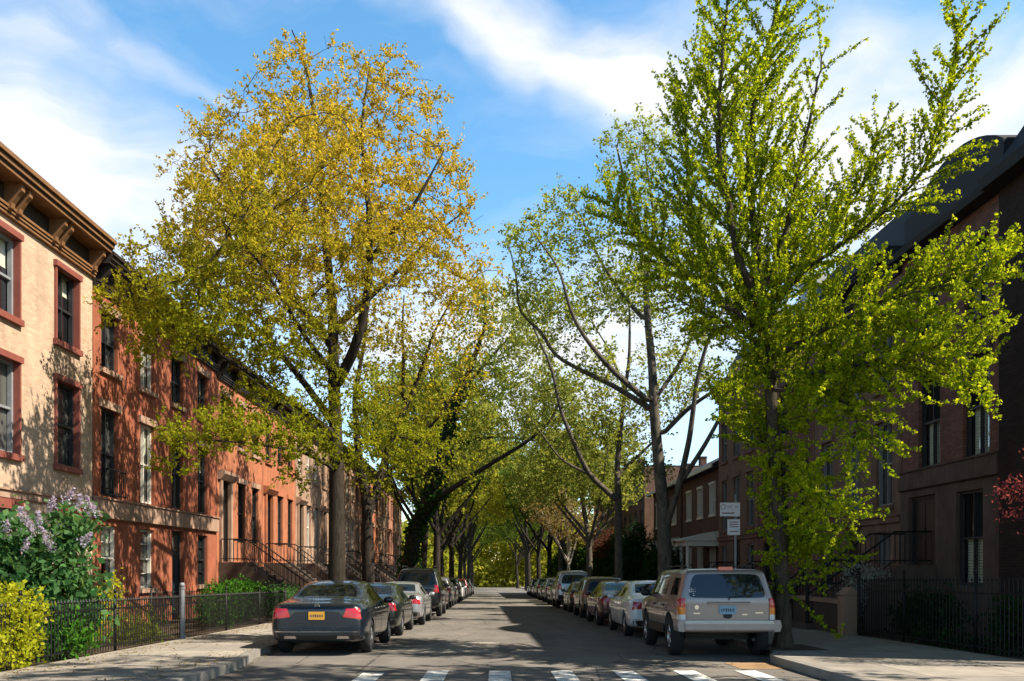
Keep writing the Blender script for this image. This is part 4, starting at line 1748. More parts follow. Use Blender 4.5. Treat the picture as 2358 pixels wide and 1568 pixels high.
def cornice_mesh(X, n, y0, y1, z0, over, h, nb=4, br=True, golden=True):
    """bracketed cornice: mouldings (0), frieze and grooves painted as shaded (1)"""
    mb = MB()
    o = lambda d: X + n * d
    ya, yb = y0 - .04, y1 + .04
    for k, (d, za, zb, mi) in enumerate(((.09, 0, .05, 0), (.06, .05, .075, 1), (.12, .075, .125, 0), (.08, .125, .15, 1), (.15, .15, .21, 0))):
        mb.box(o(-.05), o(d), y0, y1, z0 + za, z0 + zb, mi)
    zt = z0 + h * .66
    mb.box(o(-.05), o(.045), y0 + .01, y1 - .01, z0 + .21, zt, 1)
    f = h - h * .66
    for d, za, zb, mi in ((.80, 0, .22, 0), (.84, .22, .32, 1), (.90, .32, .58, 0), (.92, .58, .66, 1), (1.0, .66, .93, 0), (.97, .93, 1.0, 1)):
        mb.box(o(-.05), o(over * d), ya, yb, zt + f * za, zt + f * zb, mi)
    if br:
        for i in range(nb):
            y = y0 + .22 + (y1 - y0 - .44) * i / (nb - 1)
            for dy in ((-.16, .16) if 0 < i < nb - 1 else (0,)):
                mb.prism_y([(o(.03), z0 + .10), (o(.20), z0 + .13), (o(.22), z0 + .24), (o(.34), z0 + h * .4), (o(over * .66), z0 + h * .5), (o(over * .66), zt - .002), (o(.03), zt - .002)], y + dy - .07, y + dy + .07, 0)
    return mb


def house_root(name, X, y0, y1, label, cat='house', group=None):
    yc = (y0 + y1) / 2
    r = empty(name, (X, yc, gz(yc)))
    return tag(r, label, cat, group)


def roof_part(root, X, n, y0, y1, z, depth=9.0):
    m = MB()
    m.box(X - n * .1, X - n * (depth - .02), y0 + .02, y1 - .02, z + .01, z + .14)
    r = m.build('roof', 'roof_tar', root, org=root.location)
    for k in (0.25, .8):
        c = MB()
        yy = y0 + (y1 - y0) * k
        c.box(X - n * (depth * .55), X - n * (depth * .55 + .5), yy - .4, yy + .4, z + .14, z + 1.1)
        c.box(X - n * (depth * .55 - .05), X - n * (depth * .55 + .55), yy - .45, yy + .45, z + 1.0, z + 1.08)
        c.build('chimney', 'house_brick', r, org=root.location)
    return r


def door_part(root, X, n, y, z, w, h, m, trim, transom=True):
    f = MB()
    a, b = X - n * .22, X - n * .12
    f.box(a, b, y - w / 2, y - w / 2 + .09, z, z + h)
    f.box(a, b, y + w / 2 - .09, y + w / 2, z, z + h)
    f.box(a, b, y - w / 2 + .09, y + w / 2 - .09, z + h - .09, z + h)
    zt = z + h * .78 if transom else z + h - .09
    if transom:
        f.box(a, b, y - w / 2 + .09, y + w / 2 - .09, zt, zt + .07)
    lf = MB()
    lf.box(X - n * .215, X - n * .165, y - w / 2 + .09, y + w / 2 - .09, z + .01, zt)
    for s in (-1, 1):
        for c, d in ((.08, .40), (.46, .94)):
            yy = y + s * (w / 2 - .09) / 2
            lf.box(X - n * .168, X - n * .150, yy - (w / 2 - .09) * .36, yy + (w / 2 - .09) * .36, z + (zt - z) * c, z + (zt - z) * d)
    d = lf.build('door', m, root, org=root.location)
    f.build('door_frame', trim, d, org=root.location)
    if transom:
        p = MB()
        p.box(X - n * .21, X - n * .20, y - w / 2 + .09, y + w / 2 - .09, zt + .07, z + h - .09)
        p.build('fanlight', 'window_glass', d, org=root.location)
    k = MB()
    k.tube([(X - n * .145, y + w * .05, z + 1.0), (X - n * .09, y + w * .05, z + 1.0)], .03, 8)
    k.build('handle', 'chrome', d, org=root.location)
    return d


def stoop_part(root, X, n, y, z, w, zg, m, run=.27, rise=.18, rail=True):
    """flight of steps down to the pavement with iron handrails"""
    k = max(2, int(round((z - zg) / rise)))
    rise = (z - zg) / k
    pts = [(X + n * .02, zg - .2)]
    x = X + n * 1.1
    pts += [(X + n * .02, z), (x, z)]
    zz = z
    for i in range(k - 1):
        zz -= rise
        pts += [(x, zz)]
        x += n * run
        pts += [(x, zz)]
    pts += [(x, zg - .2)]
    mb = MB()
    mb.prism_y(pts, y - w / 2, y + w / 2)
    s = mb.build('stoop', m, root, org=root.location)
    if rail:
        for sd_ in (-1, 1):
            r = MB()
            yy = y + sd_ * (w / 2 - .07)
            top = [(X + n * .1, yy, z + .92), (X + n * 1.1, yy, z + .92), (x - n * .05, yy, zg + .95)]
            r.tube(top, .028, 6)
            r.tube([(p[0], p[1], p[2] - .78) for p in top], .018, 5)
            nb = 24
            for i in range(nb + 1):
                t = i / nb
                xx = X + n * (.1 + t * (abs(x - X) - .15))
                zt = z + .92 if abs(xx - X) < 1.1 else z + .92 + (zg + .95 - z - .92) * (abs(xx - X) - 1.1) / (abs(x - X) - .05 - 1.1)
                r.tube([(xx, yy, zt - .86), (xx, yy, zt)], .011, 4, cap=False)
            r.tube([(x - n * .05, yy, zg), (x - n * .05, yy, zg + 1.15)], .05, 8)
            r.build('handrail', 'iron_black', s, org=root.location)
    return s


def belt_part(root, X, n, y0, y1, z0, z1, m, out=.09):
    b = MB()
    b.prism_y([(X - n * .02, z0), (X + n * out, z0 + .04), (X + n * out, z1 - .06), (X + n * (out + .05), z1 - .04), (X + n * (out + .05), z1), (X - n * .02, z1 + .02)], y0, y1)
    return b.build('belt_course', m, root, org=root.location)


# --- cream house, nearest on the left
XL, XR = -11.0, 12.0


def cream_house():
    y0, y1 = 13.6, 23.78
    r = house_root('brick_house', XL, y0, y1, 'cream brick house with red window trim and a bracketed brown cornice, behind the lilac bush')
    cols = (22.35, 19.48, 16.6, 14.6)
    holes, wins = [], []
    for c in cols:
        for z0, z1, st in ((7.12, 8.95, 'lcsm'), (4.0, 6.12, 'lcs'), (.85, 2.75, 'ls')):
            holes.append((c - .575, c + .575, z0, z1))
            wins.append((c, z0, z1 - z0, st.replace('l', '') if 'c' in st else st))
    wall_mesh(XL, 1, y0, y1, -1.0, 9.45, holes).build('wall', 'cream_brick', r, org=r.location)
    for q, (c, z, h, st) in enumerate(wins):
        rol = q % 3 != 1
        add_window(r, XL, c, z, 1.15 + .001 * q if rol else 1.15, h, 1, st + ('r' if rol else ''), dict(shade='blind_cream', curtain='room_dark', frame='iron_grey' if c < 20 else 'dark_trim', casing='red_trim', sill='red_trim', lintel='red_trim', pane='clear_glass' if rol else 'window_glass'))
    cornice_mesh(XL, 1, y0, y1, 9.32, .66, 1.02, 6).build('cornice', ['cornice_gold', 'cornice_dark'], r, org=r.location)  # dark slot puts the shade of grooves and frieze into the colour
    roof_part(r, XL, 1, y0, y1, 9.45)
    belt_part(r, XL, 1, y0, y1, 2.95, 3.2, 'belt_stone', .06)


def brown_house():
    y0, y1 = 23.82, 34.33
    r = house_root('row_house', XL, y0, y1, 'red brown plastered house with a pale stone belt, next to the cream brick house')
    holes, wins = [], []
    for i, c in enumerate((24.85, 27.55, 30.15, 32.75)):
        for z0, z1, st in ((7.0, 8.62, 'lsm'), (3.42, 5.9, 'lm'), (.75, 2.6, 'sg')):
            if i == 2 and z0 < 1:
                continue
            holes.append((c - .54, c + .54, z0, z1))
            wins.append((c, z0, z1 - z0, st, i))
    holes.append((29.65, 30.75, -.45, 2.66))
    wall_mesh(XL, 1, y0, y1, -1.2, 9.2, holes).build('wall', 'brown_plaster', r, org=r.location)
    for c, z, h, st, i in wins:
        rol = (i + int(z)) % 2 == 0
        add_window(r, XL, c, z, 1.08, h, 1, st + ('r' if rol else ''), dict(shade='blind_cream', curtain='room_dark', frame='white_trim' if i == 1 or z < 1 and i < 2 else 'dark_trim', lintel='belt_stone', sill='belt_stone', pane='clear_glass' if rol else 'window_glass'))
    door_part(r, XL, 1, 30.2, -.45, 1.1, 3.1, 'door_blue', 'dark_trim')
    belt_part(r, XL, 1, y0, y1, 2.76, 3.36, 'belt_stone', .12)
    cornice_mesh(XL, 1, y0, y1, 9.1, .6, .95, 5).build('cornice', ['cornice_dark', 'cornice_dark'], r, org=r.location)
    roof_part(r, XL, 1, y0, y1, 9.2)
    for c in (24.85,):
        g = MB()
        for k in range(9):
            g.tube([(XL + .22, c - .55 + k * .1375, 3.4), (XL + .22, c - .55 + k * .1375, 4.15)], .012, 4)
        g.tube([(XL + .22, c - .6, 4.15), (XL + .22, c + .6, 4.15)], .02, 5)
        g.tube([(XL + .22, c - .6, 3.45), (XL + .22, c + .6, 3.45)], .02, 5)
        for s in (-.6, .6):
            g.tube([(XL + .02, c + s, 4.15), (XL + .22, c + s, 4.15)], .016, 4)
        g.build('window_guard', 'iron_black', r, org=r.location)


def row_house_left(label, wallm, trimm, framem, y0, y1):
    r = house_root('row_house', XL, y0, y1, label, group='row houses with stoops on the sunny side')
    w = y1 - y0
    g = gz((y0 + y1) / 2)
    cols = [y0 + w * k for k in (.16, .50, .82)]
    holes, wins = [], []
    for i, c in enumerate(cols):
        L = [(6.5, 8.35, 'lsm')]
        if i:
            L += [(2.45, 5.0, 'lm'), (.2 + g + .5, 1.35 + g + .6, 's')]
        for z0, z1, st in L:
            holes.append((c - .52, c + .52, z0, z1))
            wins.append((c, z0, z1 - z0, st))
    dz = 1.62
    holes.append((cols[0] - .62, cols[0] + .62, dz, 4.9))
    wall_mesh(XL, 1, y0, y1, g - .8, 9.0, holes).build('wall', wallm, r, org=r.location)
    for c, z, h, st in wins:
        add_window(r, XL, c, z, 1.04, h, 1, st, dict(frame=framem, lintel=trimm, sill=trimm, pane='window_glass'))
    door_part(r, XL, 1, cols[0], dz, 1.24, 3.28, 'door_dark', 'dark_trim')
    h = MB()
    for s in (-1, 1):
        h.box(XL - .05, XL + .10, cols[0] + s * .65 - .11, cols[0] + s * .65 + .11, dz, 4.9)
    h.prism_y([(XL - .05, 4.9), (XL + .12, 4.9), (XL + .30, 5.12), (XL + .30, 5.24), (XL - .05, 5.30)], cols[0] - .95, cols[0] + .95)
    h.build('door_hood', trimm, r, org=r.location)
    belt_part(r, XL, 1, y0, y1, 1.75, 2.05, trimm, .07) if False else None
    stoop_part(r, XL, 1, cols[0], dz - .02, 1.7, g + .14, 'brownstone_step')
    cornice_mesh(XL, 1, y0, y1, 8.9, .6, .95, 4).build('cornice', ['cornice_dark', 'cornice_dark'], r, org=r.location)
    roof_part(r, XL, 1, y0, y1, 9.0)
    return r


# --- right side
def corner_house():
    y0, y1 = 13.1, 20.55
    X = XR - .12
    r = house_root('row_house', X, y0, y1, 'near black brick corner house at the edge of the pavement, by the red maple')
    holes, wins = [], []
    for c in (14.6, 17.2):
        for z0, z1, st in ((7.6, 9.4, 'ls'), (4.2, 6.7, 'ls'), (1.0, 3.3, 'ls')):
            holes.append((c - .55, c + .55, z0, z1))
            wins.append((c, z0, z1 - z0, st))
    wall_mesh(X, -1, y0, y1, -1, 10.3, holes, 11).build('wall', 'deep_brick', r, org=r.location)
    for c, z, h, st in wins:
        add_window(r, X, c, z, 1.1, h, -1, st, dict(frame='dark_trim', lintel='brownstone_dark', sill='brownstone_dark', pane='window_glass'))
    m = MB()
    m.prism_y([(X - .45, 10.3), (X - .5, 10.55), (X - .2, 10.7), (X + .9, 12.3), (X + 10, 12.4), (X + 10.9, 10.3)], y0, y1)
    m.build('mansard_roof', 'slate_black', r, org=r.location)


def arched_house():
    y0, y1 = 20.6, 25.68
    r = house_root('row_house', XR, y0, y1, 'dark red brick house on a brownstone base, its black mansard roof curving upwards')
    holes = [(21.16, 22.36, 3.98, 6.72), (23.5, 24.7, 3.98, 6.72), (21.2, 22.3, 7.7, 9.55), (23.6, 24.7, 7.7, 9.55)]
    wall_mesh(XR, -1, y0, y1, 4.15, 10.35, [h for h in [(a, b, max(c, 4.151), d) for a, b, c, d in holes]], 10).build('wall', 'dark_brick', r, org=r.location)
    low = [(21.35, 22.6, .95, 3.36), (23.68, 25.2, 1.48, 3.42)]
    wall_mesh(XR - .05, -1, y0, y1, -1, 3.6, low, 9.9).build('ground_floor', 'brownstone_dark', r, org=r.location)
    belt_part(r, XR - .05, -1, y0, y1, 3.6, 4.17, 'brownstone_dark', .10)
    glass = dict(frame='dark_trim', lintel='brownstone_dark', sill='brownstone_dark', pane='clear_glass', blind='blind_cream', curtain='room_dark')
    for yc in (21.76, 24.1):
        add_window(r, XR, yc, 4.19, 1.2, 2.53, -1, 'mlb', glass)
    for yc in (21.75, 24.15):
        add_window(r, XR, yc, 7.7, 1.1, 1.85, -1, 'mls', dict(glass, pane='window_glass'))
    add_window(r, XR - .05, 21.975, .95, 1.25, 2.41, -1, 'mb', glass)
    door_part(r, XR - .05, -1, 24.44, 1.48, 1.52, 1.94, 'door_dark', 'dark_trim', False)
    stoop_part(r, XR - .05, -1, 24.44, 1.46, 1.7, gz(24) + .14, 'brownstone_dark')
    # mansard whose front rises in a curve
    m = MB()
    arc = [(y0 + .05, 10.3)] + [(y0 + .05 + (y1 - y0 - .1) * t, 11.6 + .75 * math.sin(math.pi * min(1, t * 1.12)) ** .8 * (1 if t < .88 else (1 - t) / .12 * .5 + .5)) for t in np.linspace(0, 1, 15)] + [(y1 - .05, 10.3)]
    m.prism_x(arc, XR + .05, XR + .6)
    m.prism_y([(XR - .40, 10.33), (XR - .45, 10.5), (XR - .2, 10.62), (XR + .1, 10.62), (XR + .1, 10.33)], y0, y1)
    m.prism_y([(XR + .55, 10.35), (XR + .9, 11.9), (XR + 9, 12.0), (XR + 9.9, 10.35)], y0 + .1, y1 - .1)
    m.build('mansard_roof', 'slate_black', r, org=r.location)


def row_house_right(label, wallm, basem, y0, y1, dormer=True, ztop=10.2, mans=True):
    r = house_root('row_house', XR, y0, y1, label, group='brownstone row houses on the shady side')
    w = y1 - y0
    g = gz((y0 + y1) / 2)
    cols = [y0 + w * k for k in (.17, .50, .83)]
    holes, wins = [], []
    for i, c in enumerate(cols):
        L = [(6.9, 8.9, 'lsm'), (3.3, 5.9, 'lsm')]
        if i != 1:
            L += [(.7, 2.5, 's')]
        for z0, z1, st in L:
            holes.append((c - .55, c + .55, z0, z1))
            wins.append((c, z0, z1 - z0, st))
    holes.append((cols[1] - .6, cols[1] + .6, .75, 2.7))
    wall_mesh(XR, -1, y0, y1, g - .8, ztop, holes, 10).build('wall', wallm, r, org=r.location)
    for c, z, h, st in wins:
        add_window(r, XR, c, z, 1.1, h, -1, st, dict(frame='dark_trim' if wallm != 'brownstone_mid' else 'iron_grey', lintel=basem, sill=basem, pane='window_glass'))
    door_part(r, XR, -1, cols[1], .75, 1.2, 1.95, 'door_dark', 'dark_trim', False)
    stoop_part(r, XR, -1, cols[1], .72, 1.6, g + .14, basem)
    belt_part(r, XR, -1, y0, y1, 2.72, 2.98, basem, .08)
    cornice_mesh(XR, -1, y0, y1, ztop - .1, .5, .8, 4).build('cornice', ['slate_black', 'slate_black'], r, org=r.location)
    if mans:
        m = MB()
        m.prism_y([(XR + .05, ztop + .7), (XR + .9, ztop + 2.5), (XR + 9, ztop + 2.6), (XR + 9.9, ztop)], y0, y1)
        rf = m.build('mansard_roof', 'slate_black', r, org=r.location)
        for c in (cols[0], cols[2]) if dormer else ():
            d = MB()
            d.box(XR + .12, XR + 1.4, c - .55, c + .55, ztop + .7, ztop + 2.05)
            d.prism_x([(c - .7, ztop + 2.05), (c + .7, ztop + 2.05), (c, ztop + 2.65)], XR + .0, XR + 1.6)
            d.build('dormer', 'iron_grey', rf, org=r.location)
            add = MB()
            add.box(XR + .105, XR + .125, c - .36, c + .36, ztop + .85, ztop + 1.9)
            add.build('dormer_window', 'window_glass', rf, org=r.location)
    else:
        roof_part(r, XR, -1, y0, y1, ztop)
    return r


def porch_house(y0, y1, label, near):
    r = house_root('porch_house', XR + .4, y0, y1, label, group='two storey porch houses on the shady side')
    X = XR + .4
    g = gz((y0 + y1) / 2)
    w = y1 - y0
    holes, wins = [], []
    for c in (y0 + w * .2, y0 + w * .5, y0 + w * .8):
        for z0, z1 in ((4.4, 6.1), (1.2, 2.9)):
            holes.append((c - .55, c + .55, z0, z1))
            wins.append((c, z0, z1 - z0))
    wall_mesh(X, -1, y0, y1, g - .8, 7.0, holes, 9).build('wall', 'house_brick', r, org=r.location)
    for c, z, h in wins:
        add_window(r, X, c, z, 1.1, h, -1, 'msc', dict(frame='white_trim', casing='white_trim', sill='white_trim', pane='window_glass'))
    m = MB()
    m.prism_y([(X - .55, 6.85), (X - .55, 7.05), (X + 4.4, 9.6), (X + 9.3, 7.0), (X + 9.3, 6.85)], y0 - .1, y1 + .1)
    rf = m.build('roof', 'slate_black', r, org=r.location)
    e = MB()
    e.box(X - .62, X - .55, y0, y1, 6.86, 7.04)
    e.build('gutter', 'white_trim', rf, org=r.location)
    p = MB()
    p.box(X - 1.9, X - .02, y0 + .4, y0 + 4.0, 2.55, 2.85)
    p.prism_y([(X - 2.1, 2.85), (X - 2.1, 2.95), (X - .02, 3.4), (X - .02, 2.85)], y0 + .3, y0 + 4.1)
    po = p.build('porch', 'white_trim', r, org=r.location)
    for yy in (y0 + .6, y0 + 2.2, y0 + 3.8):
        c = MB()
        c.tube([(X - 1.75, yy, g), (X - 1.75, yy, 2.55)], [.12, .10], 10)
        c.build('column', 'white_trim', po, org=r.location)
    f = MB()
    f.box(X - 1.95, X - .02, y0 + .3, y0 + 4.1, g - .2, g + .7)
    f.build('porch_floor', 'brownstone_mid', po, org=r.location)
    return r


# ------------------------------------------------------------------ fences


def iron_fence(label, x, y0, y1, h, gap=.13, group='iron garden railings', top=.14, dark=True, posts=()):
    yc = (y0 + y1) / 2
    r = empty('iron_fence', (x, yc, gz(yc) + top))
    tag(r, label, 'fence', group)
    mb = MB()
    G = lambda y: gz(y) + top
    n = int((y1 - y0) / gap)
    for i in range(n + 1):
        y = y0 + (y1 - y0) * i / n
        mb.tube([(x, y, G(y) + .03), (x, y, G(y) + h - .06), (x, y, G(y) + h)], [.011, .011, .002], 4, cap=False)
        mb.tube([(x, y, G(y) + h - .09), (x, y, G(y) + h - .05), (x, y, G(y) + h)], [.006, .024, .002], 4, cap=False)
    for dz in (.10, h * .78):
        mb.box(x - .016, x + .016, y0, y1, 0, .03)
        k = len(mb.v) - 8
        for q in range(k, k + 8):
            a, b, c = mb.v[q]
            mb.v[q] = (a, b, c + G(b) + dz)
    mb.build('railing', 'iron_black', r, org=r.location)
    for y in posts:
        p = MB()
        p.tube([(x, y, G(y) - .02), (x, y, G(y) + h + .06)], .028, 8)
        p.lathe_x([(-.001, .001), (-.001, .02), (.001, .02)], 6, c=(x, y, G(y) + h))
        p.tube([(x, y, G(y) + h + .08), (x, y, G(y) + h + .12), (x, y, G(y) + h + .18)], [.02, .038, .01], 8)
        p.build('post', 'iron_black', r, True, org=r.location)
    return r
# ------------------------------------------------------------------ put the street together
cream_house()
brown_house()
LEFT = [('orange', 'orange_plaster', 'belt_stone', 'dark_trim', 'first orange brown row house with a stoop, touching the red brown plastered house'),
        ('orange', 'orange_plaster', 'orange_plaster', 'dark_trim', 'second orange brown row house with a stoop, beside the pale fronted terrace'),
        ('pale', 'pale_plaster', 'pale_plaster', 'white_trim', 'pale grey beige row house directly after the two orange ones, seen past the oak trunk'),
        ('tan', 'tan_plaster', 'pale_plaster', 'dark_trim', 'tan row house between two paler fronts, partly behind the forked oak'),
        ('pale', 'pale_plaster', 'belt_stone', 'white_trim', 'second pale grey beige row house, behind the forked oak trunk'),
        ('rose', 'rose_plaster', 'belt_stone', 'dark_trim', 'rose brown row house framed by the forked oak and the ivy clad leaning tree'),
        ('orange', 'orange_plaster', 'belt_stone', 'dark_trim', 'small looking orange row house just left of the ivy clad leaning trunk'),
        ('tan', 'tan_plaster', 'tan_plaster', 'dark_trim', 'far tan row house mostly covered by the ivy clad leaning tree'),
        ('rose', 'rose_plaster', 'rose_plaster', 'dark_trim', 'far rose brown row house, second from the far end of the sunny terrace'),
        ('pale', 'pale_plaster', 'pale_plaster', 'white_trim', 'last pale row house at the far end of the sunny terrace')]
y = 34.37
for k_, wm, tm, fm, lb in LEFT:
    row_house_left(lb, wm, tm, fm, y, y + 6.76)
    y += 6.8
corner_house()
arched_house()
RIGHT = [('brownstone_mid', 'brownstone_mid', 'reddish brownstone row house next to the curved black roof, tall windows behind the ginkgo', False, True),
         ('dark_brick', 'brownstone_dark', 'dark brick row house with grey gabled dormers in its mansard, seen through the ginkgo', True, True),
         ('brownstone_mid', 'brownstone_mid', 'tan brown end row house beside the lower porch house, its front edge against the sky', False, True)]
y = 25.72
for wm, bm_, lb, dm, mn in RIGHT:
    row_house_right(lb, wm, bm_, y, y + 7.0, dm, 10.2, mn)
    y += 7.04
porch_house(47.6, 57.6, 'two storey brick house with white window trim and porch, beside the tall brownstones', True)
porch_house(58.2, 68.2, 'farther brick porch house, half hidden by the dark evergreens', False)
y = 70.0
for i, lb in enumerate(('dim brownstone row house past the porch houses, behind the evergreens', 'dim brick row house near the thin pale tree', 'distant dim row house behind the wine red tree', 'farthest dim row house on the shady side')):
    row_house_right(lb, ('brownstone_mid', 'dark_brick')[i % 2], 'brownstone_dark', y, y + 9.0, False, 9.4, False)
    y += 9.04

# fences, low wall, plants
iron_fence('black iron railing in front of the lilac bush and yellow shrub', -7.2, 10.6, 19.85, 1.0, .11, posts=(13.2, 16.5))
iron_fence('black iron railing beyond the pale grey post, in front of the clipped hedge', -7.2, 20.0, 30.0, 1.0, .11, posts=(23.3, 26.6, 29.9))
pr = empty('fence_post', (-7.16, 19.92, gz(19.92) + .138))
tag(pr, 'pale grey metal post with a ball cap standing between the two left railings', 'post')
m = MB()
m.tube([(0, 0, -.02), (0, 0, 1.14)], .055, 10)
m.tube([(0, 0, 0), (0, 0, .08)], .08, 10)
m.tube([(0, 0, 1.14), (0, 0, 1.17)], .07, 10)
m.build('shaft', 'iron_grey', pr)
m = MB()
m.tube([(0, 0, 1.17), (0, 0, 1.19), (0, 0, 1.23), (0, 0, 1.27), (0, 0, 1.285)], [.02, .05, .06, .045, .005], 10)
m.build('cap', 'iron_grey', pr, True)
iron_fence('black iron area railing right under the basement windows of the red brown house', -9.6, 24.2, 34.0, 1.05, .15, top=.12, posts=(24.3, 29.2, 31.0, 33.9))
iron_fence('tall black iron railing round the shaded front garden of the arched roof house', 8.82, 13.0, 21.2, 1.38, .13, posts=(13.1, 16.0, 18.8, 21.1))
iron_fence('black iron railing of the shaded brownstones beyond the low wall', 8.82, 25.4, 46.0, 1.2, .16, posts=(25.5, 32.7, 39.7, 45.9))
iron_fence('distant iron railing in front of the orange and pale stoops', -7.2, 34.5, 74.0, 1.1, .2, posts=(41.2, 48, 54.8, 61.6))
lw = empty('garden_wall', (8.75, 23.1, gz(23.1) + .138))
tag(lw, 'low brown garden wall with a pale coping and end pier, in the shade', 'wall')
m = MB()
m.box(8.62, 8.88, 21.5, 25.3, -.45, .50)
m.build('wall', 'brownstone_step', lw, org=lw.location)
m = MB()
m.box(8.56, 8.94, 21.78, 25.35, .502, .60)
m.build('coping', 'belt_stone', lw, org=lw.location)
m = MB()
m.box(8.55, 8.95, 21.34, 21.76, -.45, .74)
m.prism_y([(8.50, .742), (9.0, .742), (8.75, .92)], 21.30, 21.80)
m.build('pier', 'belt_stone', lw, org=lw.location)

# shrubs on the left
b = lambda x, y: (x, y, gz(y) + .12)
bush('lilac_bush', 'large green lilac bush with pale purple flower heads, behind the left railing', 'bush', None, b(-8.2, 15.6),
     [(-.35, 0, 1.15, .85, .8, .7), (.1, .3, 1.7, .7, .7, .65), (-.5, .1, 1.95, .55, .6, .45), (.4, .5, .85, .45, .5, .6), (.45, .5, 2.25, .32, .35, .3), (-1.2, -.2, 1.5, .6, .6, .7), (.35, .2, .4, .45, .5, .4)], 7000, .135, 'leaf_lilac', .022, .7, .4, 16, seed=8)
lil = [o for o in S.objects if o.name == 'lilac_bush'][0]
rng = np.random.default_rng(77)
for u, v in ((205, 1160), (160, 1140), (52, 1185), (70, 1212), (102, 1225), (200, 1240), (120, 1160), (15, 1215), (182, 1155), (215, 1170), (110, 1250), (60, 1255), (88, 1195)):
    y_ = 14.75 + rng.random() * .5
    c = np.array(P(u, v, y_)) - np.array(lil.location)
    t = rng.uniform(0, 1, 150)
    ax = unit(np.array((rng.normal() * .4, -.2, 1.0)))
    pts = c + ax * (t[:, None] - .5) * .26 + rng.normal(size=(150, 3)) * ((1 - t) * .040 + .012)[:, None]
    quads_mesh('blossoms', leaf_quads(pts, .034, rng, .9), 'petal_lilac', lil)
bush('golden_shrub', 'low bright yellow green shrub growing through the left railing in full sun', 'bush', None, b(-7.72, 12.9),
     [(-.1, 0, .6, .75, .8, .55), (.25, .35, .85, .55, .55, .45), (-.5, -.3, .95, .65, .6, .45), (.45, .1, .35, .42, .6, .36)], 11000, .062, 'leaf_gold', .012, .75, .4, 10, seed=9)
bush('golden_shrub', 'thin upright yellow shrub between the lilac bush and the pale grey post', 'bush', None, b(-8.3, 18.5),
     [(0, 0, .6, .3, .5, .55), (.1, .2, 1.15, .24, .3, .4), (-.1, -.4, .5, .3, .3, .4)], 1800, .06, 'leaf_gold', .01, .7, .3, 7, seed=10)
bush('grass_clump', 'arching clump of yellow green grass behind the railing by the pale grey post', 'plant', None, b(-7.75, 18.9), [(0, 0, .2, .35, .7, .28), (0, -.6, .2, .3, .5, .25), (0, .5, .18, .3, .4, .25)], 2200, .16, 'grass_blade', .004, .12, .1, 5, seed=12, nbias=(0, 0, -.2))
bush('fern_clump', 'pale green leafy plant at the foot of the lilac bush, poking through the railing', 'plant', None, b(-7.5, 14.7), [(0, 0, .35, .4, .5, .35), (.15, .4, .25, .3, .4, .25)], 1700, .11, 'leaf_hedge', .006, .45, .2, 6, seed=13)
bush('clipped_hedge', 'clipped green hedge behind the iron railing, sunlit on top', 'hedge', None, b(-7.95, 26.2), [(0, -1.2, .68, .55, 1.1, .66), (0, .2, .72, .55, 1.2, .70), (0, 1.6, .70, .55, 1.2, .66), (0, 2.8, .66, .5, .9, .6)], 13000, .07, 'leaf_hedge', .012, .7, .55, 12, seed=14)
bush('clipped_hedge', 'dark loose hedge beside the stoop of the first orange house', 'hedge', None, b(-8.0, 33.2), [(0, -1.2, .6, .6, 1.2, .55), (0, .8, .6, .6, 1.4, .55)], 5000, .08, 'leaf_lilac', .012, .7, .5, 8, seed=15)
for i, (yy, lb) in enumerate(((39.5, 'round shrub in the front garden of the first orange row house'), (46.2, 'round shrub in the front garden of the second orange row house'), (53.0, 'round shrub before the first pale row house'), (66.0, 'loose shrub before the rose brown row house'))):
    bush('garden_shrub', lb, 'bush', 'garden shrubs before the stoops', b(-8.1, yy), [(0, 0, .55, .6, .8, .5), (.1, .6, .45, .5, .6, .4)], 1500, .12, 'leaf_hedge' if i % 2 else 'leaf_lilac', .012, .7, .4, 6, seed=16 + i)
# shrubs on the right
bush('japanese_maple', 'small pinkish red Japanese maple at the edge of the shaded front garden', 'tree', None, b(9.15, 13.5),
     [(-.65, 0, 2.75, .65, .7, .22), (-.1, 0, 3.1, .75, .8, .26), (-.5, .2, 2.4, .6, .6, .16), (-.7, -.2, 2.1, .5, .5, .14), (.6, -.3, 2.6, .6, .7, .35)], 4200, .065, 'leaf_red', .035, .4, .3, 9, seed=30)
bush('flowering_bush', 'shaded bush with small whitish flowers by the brownstone doorway', 'bush', None, b(9.3, 22.4), [(0, 0, 1.55, .42, .4, .42), (-.1, .1, 1.0, .35, .35, .4), (.4, 0, 1.5, .3, .3, .22)], 1100, .055, 'petal_white', .014, .7, .3, 8, seed=31)
bush('garden_shrub', 'dark loose shrub in the shade under the arched roof house', 'bush', None, b(9.7, 19.4), [(0, 0, .6, .6, .9, .55), (.2, .9, .5, .5, .6, .5)], 3000, .09, 'leaf_dark', .012, .7, .3, 8, seed=32)
bush('garden_shrub', 'dark low shrub close to the right railing under the red maple', 'bush', None, b(9.6, 15.6), [(0, 0, .5, .55, .9, .5), (.2, -.9, .5, .5, .6, .5)], 2600, .09, 'leaf_dark', .012, .7, .3, 8, seed=33)
bush('ivy_bed', 'ground ivy spilling over the foot of the right railing', 'plant', None, b(9.2, 17.5), [(0, 0, .12, .35, 2.2, .16)], 1500, .07, 'leaf_dark', .005, .8, .1, 4, seed=34)
EV = [(9.6, 49.5, 3.6, 'dark evergreen shrub before the white porch'), (9.2, 56.0, 5.2, 'tall dark evergreen between the two porch houses'), (9.0, 62.5, 4.6, 'broad dark evergreen before the farther porch house'), (8.6, 70.0, 6.0, 'tallest dark evergreen, beside the thin pale tree'),
      (8.2, 78.0, 5.2, 'dark evergreen just behind the thin pale tree'), (8.0, 88.0, 6.0, 'dark evergreen near the far end of the shady side'), (7.6, 99.0, 5.5, 'small dark evergreen at the far end of the shady side')]
